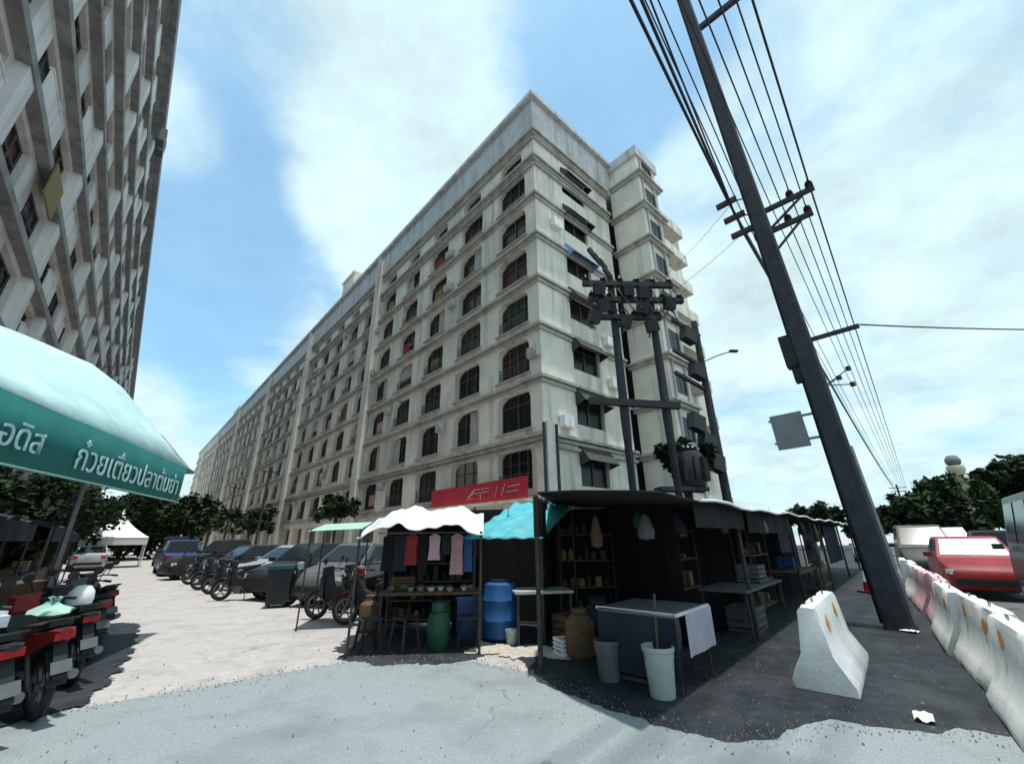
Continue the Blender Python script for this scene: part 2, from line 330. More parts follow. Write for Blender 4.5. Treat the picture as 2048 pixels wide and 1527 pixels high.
# ------------------------------------------------------------------ main apartment block
BAY, FL = 4.55, 3.12
NB = 37; LEN = BAY * NB + 0.3
WX = 20.5
bld = thing('apartment_block', 'long cream eight storey apartment block with rows of arched windows on the corner', 'apartment building', (1.45, 20.5, 0), ROT)
Dm, Im = Vector((0, 1, 0)), Vector((1, 0, 0))
ROWS = [3.40 + FL * k for k in range(8)]          # bottoms of storeys 2 to 9
TOP = 31.0
w = MB()
for b in range(NB):
    y0 = 0.15 + b * BAY - 0.35
    opening(w, Vector((0, y0, 0)), Dm, Im, BAY, 3.40, 3.5, 2.9, 0.02, 0.9)
    for k, z in enumerate(ROWS):
        if k < 7: opening(w, Vector((0, y0, z)), Dm, Im, BAY, FL, 2.75, 2.25, 0.52, 0.55, 0.55)
        else: opening(w, Vector((0, y0, z)), Dm, Im, BAY, 2.4, 2.2, 1.3, 0.35, 0.5, 0.45)
yS, yE = -0.2, 0.15 + NB * BAY - 0.35
zt = ROWS[7] + 2.4
# right-hand wall, with one column of windows, then plain wall behind the bay tower
w.quad((0, yE, 0), (20.5, yE, 0), (20.5, yE, zt), (0, yE, zt)); w.quad((20.5, yS, 0), (20.5, yE, 0), (20.5, yE, zt), (20.5, yS, zt))
RW = [(5.15, 1.9), (8.35, 1.9), (11.75, 1.9), (14.85, 1.9), (18.0, 1.9), (21.6, 1.9), (24.9, 1.9)]
RZ = [0.0, 3.4] + [3.4 + 3.34 * k for k in range(1, 8)]; RZ[-1] = zt
Rx = Vector((1, 0, 0)); Ry = Vector((0, 1, 0))
w.quad((0, yS, 0), (8.2, yS, 0), (8.2, yS, 3.4), (0, yS, 3.4))
for k in range(1, 8):
    h = RZ[k + 1] - RZ[k]; opening(w, Vector((0, yS, RZ[k])), Rx, Ry, 8.2, h, 2.5, 2.15, 0.75, 0.30, 0.0, ox=-0.1)
w.quad((8.2, yS, 0), (8.2, yS + 1.6, 0), (8.2, yS + 1.6, zt), (8.2, yS, zt)); w.quad((8.2, yS + 1.6, 0), (9.0, yS + 1.6, 0), (9.0, yS + 1.6, zt), (8.2, yS + 1.6, zt))
w.quad((9.0, yS, 0), (20.5, yS, 0), (20.5, yS, zt), (9.0, yS, zt))
w.build('wall', M['wall'], bld)
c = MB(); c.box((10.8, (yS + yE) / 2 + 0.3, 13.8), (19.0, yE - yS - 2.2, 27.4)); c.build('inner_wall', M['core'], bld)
# attic band, coping and roof
for nm, (z0, z1, o, m) in {'attic_band': (zt, TOP - 0.35, 0.10, M['attic']), 'coping': (TOP - 0.35, TOP, 0.45, M['attic'])}.items():
    a = MB(); X0, X1, Y0, Y1 = -o, 20.5 + o, yS - o, yE + o
    a.box(((X0 + X1) / 2, (Y0 + Y1) / 2, (z0 + z1) / 2), (X1 - X0, Y1 - Y0, z1 - z0)); a.build(nm, m, bld)
# cornices: a double lip at every floor, turned round the corner
def cornice(z, big):
    a = MB()
    for dz, o, t in ((0.0, 0.34 if big else 0.26, 0.16), (-0.22, 0.18 if big else 0.13, 0.18)):
        a.box((-o / 2, (yS - o + yE) / 2, z + dz), (o, yE - yS + o, t)); a.box((4.1, yS - o / 2, z + dz), (8.2, o, t))
    if big: a.box((-0.10, (yS + yE) / 2, z - 0.55), (0.2, yE - yS, 0.16)); a.box((4.1, yS - 0.10, z - 0.55), (8.2, 0.2, 0.16))
    a.build('cornice', M['cornice'], bld)
for k, z in enumerate(ROWS[1:] + [zt - 0.05]): cornice(z + 0.02, k in (0, 6, 7))
a = MB(); a.box((-0.13, (yS + yE) / 2, 3.42), (0.26, yE - yS, 0.22)); a.build('cornice', M['cornice'], bld)
# pilasters and grey downpipes that break the long front
for yb in (5, 10, 15, 21, 27, 33):
    y = 0.15 + yb * BAY - 0.35
    a = MB(); a.box((-0.26, y, 14.8), (0.5, 0.85, 29.6)); a.build('pilaster', M['wall'], bld)
    a = MB(); a.tube([(-0.6, y + 0.15, 0.2), (-0.6, y + 0.15, 30)], 0.085, 6); a.tube([(-0.6, y - 0.22, 0.2), (-0.6, y - 0.22, 30)], 0.06, 6); a.build('downpipe', M['attic'], bld)
for y0, y1, h in ((33.5, 37.5, 3.8), (104, 112, 2.2)):
    a = MB(); a.box((2.2, (y0 + y1) / 2, TOP + h / 2 - 0.01), (3.4, y1 - y0, h)); a.box((2.2, (y0 + y1) / 2, TOP + h), (3.8, y1 - y0 + 0.4, 0.25)); a.build('roof_housing', M['wall'], bld)

# windows (frame mesh) with a pane and, in some, a curtain, a grille or laundry; meshes are shared
def arch_pts(ow, oh, arch):
    pts = [(-ow / 2, 0), (ow / 2, 0)]
    for k in range(9):
        q = math.pi * k / 8; pts.append((ow / 2 * math.copysign(abs(math.cos(q)) ** 0.6, math.cos(q)), oh - arch + arch * math.sin(q) ** 0.8))
    return pts
def frame_mesh(name, ow, oh, d, nm=2, transom=0.64, grille=False):
    a = MB(); t = 0.07
    for x in [-ow / 2 + t / 2, ow / 2 - t / 2] + [-ow / 2 + ow * (i + 1) / (nm + 1) for i in range(nm)]: a.box((x, d, oh / 2), (t, 0.06, oh))
    a.box((0, d, t / 2), (ow, 0.06, t)); a.box((0, d + 0.001, oh * transom), (ow, 0.055, 0.05)); a.box((0, d + 0.002, oh - t / 2), (ow, 0.05, t))
    if grille:
        for i in range(4): a.box((0, 0.10, 0.16 + i * 0.22), (ow - 0.02, 0.03, 0.035))
        for i in range(7): a.box((-ow / 2 + 0.1 + i * (ow - 0.2) / 6, 0.12, 0.45), (0.03, 0.03, 0.9))
    return a.mesh(name, M['wframe'])
FR = [frame_mesh('window_frame', 2.72, 2.22, 0.40, 2), frame_mesh('window_frame_grille', 2.72, 2.22, 0.40, 3, grille=True), frame_mesh('window_frame_sash', 2.72, 2.22, 0.40, 1, 0.7)]
def plane_mesh(name, ow, oh, d, m):
    a = MB(); a.box((0, d, oh / 2), (ow, 0.02, oh)); return a.mesh(name, m)
PN = plane_mesh('pane', 2.7, 2.2, 0.46, M['glass'])
def drape(name, x0, x1, z0, z1, d, m, n=10):
    a = MB(); pts = []
    for i in range(n + 1):
        x = x0 + (x1 - x0) * i / n; pts.append((x, d + 0.035 * math.sin(i * 1.9)))
    for (xa, ya), (xb, yb) in zip(pts[:-1], pts[1:]): a.quad((xa, ya, z0), (xb, yb, z0), (xb, yb, z1), (xa, ya, z1))
    return a.mesh(name, m)
DR = [drape('curtain', -1.3, -0.2, 0.1, 2.1, 0.31, M['curt1']), drape('curtain', 0.1, 1.3, 0.1, 2.1, 0.31, M['curt1']), drape('laundry', -0.9, 0.2, 0.35, 1.25, 0.2, M['curt2']),
      drape('laundry', -0.2, 0.9, 0.30, 1.2, 0.2, M['curt3']), drape('laundry', -0.6, 0.5, 0.4, 1.2, 0.2, M['curt4']), drape('curtain', -1.3, 1.3, 0.9, 2.1, 0.31, M['curt1'])]
rr = random.Random(11)
glz = [M['glass']] * 9 + [M['glass_b']] * 3 + [M['glass_t']] * 3 + [M['glass_w']] * 1
def set_mat(o, m): o.material_slots[0].link = 'OBJECT'; o.material_slots[0].material = m
def add_window(parent, loc, rz, fr=None, pane=PN, extra=True, gm=None):
    f = link('window', fr or rr.choice(FR), parent, loc, rz)
    p = link('pane', pane, f); set_mat(p, gm or rr.choice(glz))
    if extra and rr.random() < 0.5: d = rr.choice(DR); link(d.name.split('.')[0], d, f)
    return f
for b in range(NB):
    yc = 0.15 + b * BAY - 0.35 + BAY / 2
    for k in range(7):
        gm = None
        if b == 0: gm = [M['glass'], M['glass'], M['glass_b'], M['glass_t'], M['glass_b'], M['glass'], M['glass']][k]
        add_window(bld, (0.0, yc, ROWS[k] + 0.53), R(-90), gm=gm, extra=b > 0)
SILL = MB(); SILL.box((0, -.07, -.05), (2.95, .16, .09)); SILL = SILL.mesh('window_sill', M['cornice'])
for f in [o for o in bld.children if o.name.startswith('window')]: link('sill', SILL, f)
FA = frame_mesh('attic_window_frame', 2.15, 1.28, 0.36, 1, 0.55); PA = plane_mesh('attic_pane', 2.15, 1.25, 0.42, M['glass_w'])
for b in range(NB):
    yc = 0.15 + b * BAY - 0.35 + BAY / 2
    f = link('window', FA, bld, (0, yc, ROWS[7] + 0.36), R(-90)); p = link('pane', PA, f); set_mat(p, rr.choice([M['glass_w'], M['glass_w'], M['glass_t'], M['glass_b']]))
SH = plane_mesh('shutter', 3.48, 2.85, 0.7, M['shutter'])
for b in range(NB): link('shutter', SH, bld, (0, 0.15 + b * BAY - 0.35 + BAY / 2, 0.03), R(-90))
FS = frame_mesh('side_window_frame', 2.48, 2.13, 0.20, 1); PS = plane_mesh('side_pane', 2.46, 2.10, 0.26, M['glass'])
for k in range(1, 8):
    z = RZ[k] + 0.76
    f = add_window(bld, (4.0, yS, z), 0.0, FS, PS, False, M['glass'])
    a = MB(); o = 0.72; hw = 1.3
    a.loft([[(-hw, -0.02, 2.2), (hw, -0.02, 2.2), (hw, -0.02, 2.24), (-hw, -0.02, 2.24)], [(-hw - .05, -o, 1.25), (hw + .05, -o, 1.25), (hw + .05, -o, 1.29), (-hw - .05, -o, 1.29)]])
    for x in (-hw - .02, hw + .02): a.loft([[(x - .012, -.02, 2.18), (x - .012, -o, 1.25), (x - .012, -.02, 1.05)], [(x + .012, -.02, 2.18), (x + .012, -o, 1.25), (x + .012, -.02, 1.05)]])
    aw = a.build('window_awning', M['awnblue'] if k == 5 else M['awndark'], f)
    if k == 5: tag(aw, 'blue window awning')
# air conditioner boxes on the side wall
for x, z in ((1.6, 7.4), (6.4, 10.7), (6.5, 17.5), (1.7, 20.6), (6.3, 13.6)):
    a = MB(); a.box((x, yS - 0.22, z), (0.8, 0.36, 0.58)); a.box((x, yS - 0.45, z), (0.04, 0.03, 0.5)); a.box((x, yS - 0.2, z - 0.34), (0.7, 0.4, 0.05)); a.build('air_conditioner', M['white'], bld)
ACM = MB(); ACM.box((0, -.2, .28), (.78, .34, .56)); ACM.box((0, -.2, -.03), (.7, .36, .05)); ACM.lathe([(.22, 0), (.2, .02), (0, .02)], 12, (.08, -.37, .28), Matrix.Rotation(R(90), 3, 'X')); ACM = ACM.mesh('air_conditioner', M['bucket'])
for b in range(0, 20):
    for k in range(7):
        if rr.random() < .28: link('air_conditioner', ACM, bld, (-.0, 0.15 + b * BAY - .35 + rr.choice((.35, BAY - .3)), ROWS[k] + rr.choice((.5, 1.2, 1.9))), R(-90))
# projecting bay tower with a balcony cornice at each floor
tw = MB(); tw.box((10.4, yS - 1.29, TOP / 2), (2.8, 2.6, TOP)); tw.build('bay_tower', M['wall'], bld)
a = MB(); a.box((10.4, yS - 1.29, TOP - 0.45), (3.2, 3.0, 0.9)); a.build('tower_parapet', M['attic'], bld)
for k in range(9):
    z = 3.3 + 3.12 * k
    a = MB(); a.box((10.4, yS - 1.42, z), (3.5, 3.2, 0.16)); a.box((10.4, yS - 1.36, z - 0.2), (3.2, 2.98, 0.22)); a.build('cornice', M['cornice'], bld)
    f = link('window', FS, bld, (10.4, yS - 2.66, z + 0.75)); f.scale = (0.6, 0.25, 0.7); p = link('pane', PS, f); set_mat(p, M['glass'])
    # balcony on the far stretch of the side wall, stepping out past the tower
    q = MB(); q.box((16.6, yS - 0.62, z + 0.05), (4.6, 1.3, 0.16)); q.box((16.6, yS - 1.22, z + 0.55), (4.6, 0.1, 0.9)); q.box((14.35, yS - 0.62, z + 0.55), (0.1, 1.1, 0.88)); q.box((18.85, yS - 0.62, z + 0.55), (0.1, 1.1, 0.88))
    q.build('balcony', M['wall'], bld)
    f = link('window', FS, bld, (16.6, yS - 0.075, z + 0.15)); f.scale = (1.0, 0.25, 1.05); p = link('pane', PS, f); set_mat(p, M['glass'])
for i in range(2):
    a = MB(); a.tube([(9.5 + i * 1.7, yS - 2.68, 0.2), (9.5 + i * 1.7, yS - 2.68, 30)], 0.07, 6); a.build('downpipe', M['attic'], bld)

# ------------------------------------------------------------------ twin tower on the near side of the street
TB, TF = 4.55, 3.0
TN, TR = 30, 10
twin = thing('apartment_tower', 'tall grey apartment tower rising steeply above the teal awning', 'apartment building', (-4.235, -3.81, 0), ROT)
U0 = 3.0
w = MB(); Dt, It = Vector((0, 1, 0)), Vector((-1, 0, 0))
for b in range(TN):
    y0 = U0 + b * TB; opening(w, Vector((0, y0, 0)), Dt, It, TB, 3.6, 3.7, 2.9, 0.02, 1.2)
    for k in range(TR): opening(w, Vector((0, y0, 3.6 + k * TF)), Dt, It, TB, TF, 3.0, 2.3, 0.25, 0.36)
ty0, ty1, tz = U0, U0 + TN * TB, 3.6 + TR * TF
w.quad((0, ty0, 0), (-16, ty0, 0), (-16, ty0, tz), (0, ty0, tz)); w.quad((0, ty1, 0), (-16, ty1, 0), (-16, ty1, tz), (0, ty1, tz)); w.quad((-16, ty0, 0), (-16, ty1, 0), (-16, ty1, tz), (-16, ty0, tz))
w.build('wall', M['twall'], twin)
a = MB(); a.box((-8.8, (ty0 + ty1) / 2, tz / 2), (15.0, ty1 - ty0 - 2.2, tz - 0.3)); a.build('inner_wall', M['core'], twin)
a = MB(); a.box((-7.6, (ty0 + ty1) / 2, tz + 0.35), (16.8, ty1 - ty0 + 1.2, 0.7)); a.build('roof', M['tslab'], twin)
for k in range(TR + 1):
    z = 3.6 + k * TF
    a = MB(); a.box((0.19, (ty0 + ty1) / 2, z), (0.38, ty1 - ty0, 0.34)); a.build('floor_slab', M['tslab'], twin)
FT = frame_mesh('tower_window_frame', 2.98, 2.28, 0.24, 2); PT = plane_mesh('tower_pane', 2.96, 2.26, 0.30, M['glass'])
for b in range(TN):
    for k in range(TR):
        f = add_window(twin, (0, U0 + b * TB + TB / 2, 3.6 + k * TF + 0.26), R(90), FT, PT, False)
for b in range(TN): link('shutter', SH, twin, (-0.1, U0 + b * TB + TB / 2, 0.03), R(90))
PANEL = MB(); PANEL.box((0, -0.34, 0.55), (2.2, 0.07, 0.95)); PANEL.box((0, -0.34, 1.06), (2.3, 0.12, 0.07)); PANEL = PANEL.mesh('balcony_panel', M['twall'])
PARTN = MB(); PARTN.box((0, -0.16, 1.45), (0.9, 0.32, 2.7)); PARTN = PARTN.mesh('partition_fin', M['twall'])
for b in range(TN):
    for k in range(TR):
        if rr.random() < 0.42: link('balcony_panel', PANEL, twin, (0, U0 + b * TB + TB / 2 + rr.uniform(-0.9, 0.9), 3.6 + k * TF + 0.12), R(90))
        if rr.random() < 0.45: link('partition_fin', PARTN, twin, (0, U0 + b * TB, 3.6 + k * TF + 0.12), R(90))
for y in (36.0, 37.2):
    a = MB(); a.box((0.98, y, tz - 2.0), (0.5, 0.9, 1.2)); a.build('air_conditioner', M['greyp'], twin)
a = MB(); a.box((0.45, 22.3, 15.1), (0.06, 2.0, 1.5)); a.build('hanging_cloth', M['curt4'], twin)

# ------------------------------------------------------------------ trees and plants
def crown_mesh(name, blobs, n, size, m, seed):
    r = random.Random(seed); a = MB(); tot = sum(b[3] ** 2 for b in blobs)
    for (x, y, z, rad, sq) in blobs:
        # several lumps on each limb end, then leaves in the lumps
        lumps = []
        for _ in range(9):
            d = Vector((r.gauss(0, 1), r.gauss(0, 1), r.gauss(0, 0.8))).normalized() * rad * r.uniform(0.35, 0.95); lumps.append((Vector((x, y, z)) + Vector((d.x, d.y, d.z * sq)), rad * r.uniform(0.22, 0.45)))
        for _ in range(int(n * rad ** 2 / tot)):
            c0, lr = r.choice(lumps); d = Vector((r.gauss(0, 1), r.gauss(0, 1), r.gauss(0, 1))).normalized() * lr * r.random() ** 0.4
            p = c0 + d; ax = Vector((r.gauss(0, 1), r.gauss(0, 1), r.gauss(0, 0.6))).normalized(); nrm = Vector((r.gauss(0, 1), r.gauss(0, 1), 1.2 + r.gauss(0, 0.6)))
            bx = ax.cross(nrm).normalized(); s_ = size * r.uniform(0.6, 1.3)
            a.add([p - ax * s_, p + bx * s_ * 0.45, p + ax * s_, p - bx * s_ * 0.45], [(0, 1, 2, 3)])
    return a.mesh(name, m)
def tree(label, loc, h, rad, m, n, size, seed, name='leafy_tree', group=None, squash=0.8, cat='tree'):
    r = random.Random(seed); t = thing(name, label, cat, loc, 0, group)
    tr = MB(); hh = h - rad * squash
    base = [(0, 0, 0), (r.uniform(-.1, .1), r.uniform(-.1, .1), hh * 0.5), (r.uniform(-.2, .2), r.uniform(-.2, .2), hh)]
    r0 = 0.045 * h ** 0.8; tr.tube(base, [r0, r0 * .8, r0 * .55], 8); blobs = [(0, 0, hh, rad * 0.7, squash)]
    for i in range(6):
        a = i * 1.05 + r.uniform(-.3, .3); d = rad * r.uniform(0.45, 0.75); p = (math.cos(a) * d, math.sin(a) * d, hh + rad * squash * r.uniform(-0.45, 0.5))
        tr.tube([base[1] if i % 2 else base[2], (p[0] * .5, p[1] * .5, (hh + p[2]) / 2 - 0.1 * rad), p], [r0 * .45, r0 * .3, r0 * .1], 5); blobs.append((*p, rad * r.uniform(0.4, 0.62), squash))
    tr.build('trunk', M['bark'], t); link('crown', crown_mesh('crown', blobs, n, size, m, seed), t); return t
rt = 'trees along the far side of the road'
tree('broad dark tree right of the utility pole, beyond the grey car', (33.5, 34.5, 0), 5.6, 3.2, M['leaf'], 5200, 0.34, 3, group=rt)
tree('tall dark tree at the right edge of the picture', (42.0, 35.5, 0), 8.2, 3.7, M['leaf'], 6200, 0.34, 4, group=rt)
tree('bushy tree in front of the beige post', (37.3, 35.5, 0), 7.0, 3.3, M['leaf2'], 5200, 0.34, 5, group=rt)
tree('small distant tree seen just left of the leaning utility pole', (38, 55, 0), 6.0, 3.2, M['leaf'], 2400, 0.45, 6, group=rt)
tree('small distant tree seen just right of the pole foot', (44, 54, 0), 5.2, 2.8, M['leaf'], 2000, 0.45, 8, group=rt)
lt_ = 'street trees under the left tower'
for i, (uu, ww, h, rad, lb) in enumerate(((13, 4.4, 3.8, 2.0, 'dark bushy tree nearest the teal awning'), (20, 3.6, 3.8, 2.3, 'dark street tree standing behind the white tent'), (29, 4.0, 5.2, 3.0, 'dark street tree left of the white tent peak'),
                                      (40, 3.4, 6.0, 3.2, 'dark street tree just beyond the white tent'), (54, 3.0, 7.0, 3.6, 'far dark street tree under the end of the awning'), (70, 2.2, 7.5, 4.0, 'farthest dark street tree on the tower side'))):
    p = U * uu + Vector((-0.743, -0.669, 0)) * ww
    tree(lb, (p.x, p.y, 0), h, rad, M['leaf'], 4200, 0.2, 20 + i, group=lt_)
for i, (x, y, h, rad, lb) in enumerate(((-39, 44, 7.5, 4.2, 'big dark tree right behind the white tent'), (-46, 48, 8.5, 4.6, 'big dark tree behind and left of the white tent'), (-38, 48.5, 8.0, 4.4, 'big dark tree behind and right of the white tent'), (-55, 52, 8.5, 5.0, 'wide dark tree far left beyond the roadside stalls'), (-52, 62, 9.5, 5.2, 'tallest far dark tree at the end of the left street'))):
    tree(lb, (x, y, 0), h, rad, M['leaf'], 4200, 0.36, 60 + i, group='trees closing the left street', squash=.95)
def on_front(t, out, z=0.0):       # metres along the left-hand front of the block, metres out from it
    p = Vector((1.45, 20.5, 0)) + U * t - V * out; return (p.x, p.y, z)
tree('round dark tree against the front of the cream block', on_front(20.5, 2.2), 5.4, 1.7, M['leaf'], 3200, 0.2, 31)
tree('dark tree low against the block beside the parked cars', on_front(44, 3.5), 6.0, 2.6, M['leaf'], 2600, 0.25, 32)
tree('far dark tree at the end of the cream block', on_front(72, 4.0), 7.6, 3.6, M['leaf'], 2600, 0.32, 33)
tree('farthest tree filling the end of the street', on_front(104, 7.0), 10.5, 5.5, M['leaf'], 2600, 0.4, 34)
tree('dark creeper covered shrub rising behind the market roof between the twin poles', (5.6, 13.6, 0), 5.0, 0.85, M['leaf'], 2200, 0.15, 35, squash=1.15, name='shrub', cat='shrub')

# ------------------------------------------------------------------ teal awning (near left)
A0 = Vector((-4.19, 2.05, 0)); ed = Vector((-0.34, 0.94, 0)).normalized(); an = Vector((-0.94, -0.34, 0)).normalized()
aw = thing('shop_awning', 'large teal shop awning with white Thai lettering on its valance', 'awning', (A0.x, A0.y, 0), math.atan2(ed.y, ed.x))
L = 7.1
# local: x along the front edge, y back towards the shop (left), z up
prof = [(0.0, 2.96), (0.35, 3.34), (0.75, 3.72), (1.2, 4.12), (1.7, 4.42)]
a = MB(); ns = 64
def sag(i): return 0.012 * math.sin(i * .21)
def hip(i):
    x = L * i / ns; f = 0.60 + 0.74 * x / L; e = max(0.0, (x - L + 1.3) / 1.3); return f * (1 - 0.92 * e ** 2.2)
for i in range(ns):
    for j in range(len(prof) - 1):
        x0, x1 = L * i / ns, L * (i + 1) / ns
        zf = lambda k, q: 2.96 + (prof[q][1] - 2.96) * hip(k) + sag(k) * q * .4
        a.quad((x0, prof[j][0], zf(i, j)), (x1, prof[j][0], zf(i + 1, j)), (x1, prof[j + 1][0], zf(i + 1, j + 1)), (x0, prof[j + 1][0], zf(i, j + 1)))
o = a.build('awning_sheet', M['paleteal'], aw, True); sol = o.modifiers.new('thickness', 'SOLIDIFY'); sol.thickness = 0.012
a = MB()
def vy(x): return -0.008 * math.sin(x * 2.1) + (0.55 * max(0, (x - L + 0.75) / 0.75) ** 2)
for i in range(48):
    x0, x1 = L * i / 48, L * (i + 1) / 48
    e0, e1 = [0.16 * max(0, (x - L + 0.5) / 0.5) ** 2 for x in (x0, x1)]
    a.quad((x0, vy(x0), 2.30 + e0), (x1, vy(x1), 2.30 + e1), (x1, vy(x1) * .9, 2.965 - e1 * .3), (x0, vy(x0) * .9, 2.965 - e0 * .3))
val = a.build('valance', M['teal'], aw, True); sol = val.modifiers.new('thickness', 'SOLIDIFY'); sol.thickness = 0.01
a = MB(); a.tube([(L * i / 24, vy(L * i / 24) - 0.012, 2.315) for i in range(24)], 0.012, 5); a.build('hem', M['palegreen'], val)
a = MB()
a.tube([(0, 0.05, 2.94), (L - .1, 0.05, 2.94)], 0.03, 6); a.tube([(0, 1.68, 4.34), (L, 1.68, 4.34)], 0.03, 6)
for x in (0.1, 1.8, 3.6, 5.3, L - 0.12): a.tube([(x, 0.05, 2.93), (x, 0.75, 3.66), (x, 1.68, 4.33)], 0.022, 6); a.tube([(x, 0.05, 2.93), (x, 1.68, 2.9)], 0.022, 6)
a.build('awning_frame', M['steel'], aw)
for x in (0.1, 3.6, L - 0.25):
    a = MB(); a.tube([(x, 1.66, 0), (x, 1.66, 4.33)], 0.045, 8); a.build('post', M['steel'], aw)
def lettering(body, size, name, m, parent, mtx):
    cu = bpy.data.curves.new(name, 'FONT'); cu.body = body; cu.size = size; cu.extrude = 0.004; cu.resolution_u = 3
    tmp = bpy.data.objects.new(name, cu); COL.objects.link(tmp); bpy.context.view_layer.update()
    me = bpy.data.meshes.new_from_object(tmp.evaluated_get(bpy.context.evaluated_depsgraph_get())); me.materials.clear(); me.materials.append(m)
    bpy.data.objects.remove(tmp); o = bpy.data.objects.new(name, me); COL.objects.link(o); o.parent = parent; o.matrix_local = mtx; return o
RX = Matrix.Rotation(R(90), 4, 'X')
lettering('อดิส', 0.36, 'lettering', M['awnletter'], val, Matrix.Translation((1.75, -0.04, 2.47)) @ RX)
lettering('ก๋วยเตี๋ยวปลาต้มยำ', 0.43, 'lettering', M['awnletter'], val, Matrix.Translation((2.98, -0.03, 2.43)) @ RX)
# dim shop behind the posts: counter and shelves
sh = thing('shop_counter', 'dark shop counter with shelves under the teal awning', 'counter', (A0.x, A0.y, 0), math.atan2(ed.y, ed.x))
a = MB(); a.box((3.6, 1.95, 0.5), (7.0, 0.5, 1.0)); a.build('counter', M['wood'], sh)
a = MB(); a.box((3.6, 3.4, 1.5), (7.2, 0.12, 3.0)); a.build('back_panel', M['net'], sh)
for z in (1.25, 1.7, 2.15):
    a = MB(); a.box((3.6, 3.15, z), (6.8, 0.35, 0.04)); a.build('shelf', M['wood'], sh)
for i in range(16):
    a = MB(); x = 0.6 + i * 0.42; z = (1.27, 1.72, 2.17)[i % 3]; a.lathe([(0, z), (0.06, z), (0.06, z + 0.16), (0.025, z + 0.22), (0.025, z + 0.28), (0, z + 0.28)], 8, (x, 3.12, 0)); a.build('bottle', rr.choice([M['greyp'], M['green'], M['ins']]), sh)

# ------------------------------------------------------------------ market canopies and stalls
CR = R(48)
can = thing('market_canopy', 'long low black market canopy with a pale front edge beside the road', 'canopy', (1.22, 4.30, 0), CR)
a = MB(); nx, ny = 40, 8; CL, CD = 25.0, 7.2
def cz(i, j): return 2.05 + 0.075 * j + 0.025 * math.sin(i * 1.7) + 0.02 * math.sin(i * .6 + j)
def cpos(i, j):
    y = CD * j / ny; xl = y * 0.28 if y < 1.65 else 0.46 + (y - 1.65) * 1.5
    return (xl + (CL - xl) * i / nx, y, cz(i, j))
for i in range(nx):
    for j in range(ny): a.quad(*[cpos(ii, jj) for ii, jj in ((i, j), (i + 1, j), (i + 1, j + 1), (i, j + 1))])
o = a.build('roof_sheet', M['net'], can, True); sol = o.modifiers.new('thickness', 'SOLIDIFY'); sol.thickness = 0.02
a = MB(); a.tube([(CL * i / nx, -0.012, cz(i, 0) + 0.008) for i in range(3, nx + 1)], 0.022, 6); a.build('edge_pipe', M['white'], can)
for i, (x, y) in enumerate(((0.9, 2.0), (3.2, 3.3), (4.5, 0.3), (9, 0.3), (14, 0.3), (19, 0.3), (24, 0.3))):
    a = MB(); a.tube([(x, y, 0), (x, y, 2.05 + 0.07 * y)], 0.035, 7); a.build('post', M['rust'], can)
def curtain(parent, x0, y0, x1, y1, z0, z1, m, name='curtain', amp=0.06):
    a = MB(); n = max(6, int(math.hypot(x1 - x0, y1 - y0) / 0.22)); dx, dy = x1 - x0, y1 - y0; ll = math.hypot(dx, dy); nxv, nyv = -dy / ll, dx / ll; pr_ = []
    for i in range(n + 1): o = amp * math.sin(i * 1.55) + amp * .5 * math.sin(i * .7); pr_.append((x0 + dx * i / n + nxv * o, y0 + dy * i / n + nyv * o))
    for (xa, ya), (xb, yb) in zip(pr_[:-1], pr_[1:]): a.quad((xa, ya, z0), (xb, yb, z0), (xb, yb, z1), (xa, ya, z1))
    return a.build(name, m, parent, True)
curtain(can, 5.6, 5.0, 25, 5.0, 0.03, 2.35, M['net']); curtain(can, 3.2, 0.9, 5.6, 5.0, 0.03, 2.2, M['net'])  # inner black curtains are added to keep the space under the roof dark
curtain(can, 2.2, 2.9, 5.2, 4.8, 0.05, 2.3, M['net']); curtain(can, 0.55, 1.75, 2.2, 2.85, 1.62, 2.18, M['navy'], 'hanging_flap', 0.03)  # the black curtain is also added to keep the space under the roof dark
curtain(can, 5.5, 2.2, 25, 3.0, 0.03, 2.2, M['net'])  # inner black curtain, added to keep the space under the roof dark
for x0, x1, zb in ((2.0, 4.4, 1.72), (4.6, 8.4, 1.66)): curtain(can, x0, .14, x1, .14, zb, 2.05, M['net'], 'front_or_added_flap', 0.025)  # flaps added to deepen the dark below the roof edge
# sagging dark cloths that hang from the canopy's front
for x0, x1, zb in ((8.6, 10.2, 1.2), (12.0, 15.0, 0.8), (16.5, 21, 0.6)): curtain(can, x0, 0.5, x1, 0.55, zb, 2.02, M['navy'], 'hanging_flap', 0.04)

def table(label, loc, rz, w_, d_, h, top, leg=None, group=None, name='market_table'):
    t = thing(name, label, 'table', loc, rz, group); a = MB(); a.box((0, 0, h - 0.02), (w_, d_, 0.04)); a.build('table_top', top, t)
    for sx in (-1, 1):
        for sy in (-1, 1): a = MB(); a.box((sx * (w_ / 2 - .05), sy * (d_ / 2 - .05), (h - .04) / 2), (0.04, 0.04, h - 0.04)); a.build('leg', leg or M['rust'], t)
    return t
tb = 'stall tables under the canopies'
ta = table('grey table at the near corner of the black canopy, lilac sheet on its side', (1.78, 6.0, 0), CR, 1.05, 1.0, 0.78, M['greyp'], group=tb)
a = MB(); curtain(ta, -0.30, -0.53, 0.55, -0.53, 0.33, 0.765, M['lilac'], 'side_sheet', 0.012)
curtain(ta, -0.53, 0.5, -0.53, -0.5, 0.12, 0.74, M['navy'], 'table_skirt', 0.015); a = MB(); a.box((0, -0.51, 0.775), (1.06, 0.03, 0.03)); a.box((-0.51, 0.02, 0.775), (0.03, 1.0, 0.03)); a.build('edge_strip', M['sheet'], ta)
table('long stall table deep in the shade of the black canopy', (4.4, 8.8, 0), CR, 2.6, 0.8, 0.76, M['greyp'], group=tb)
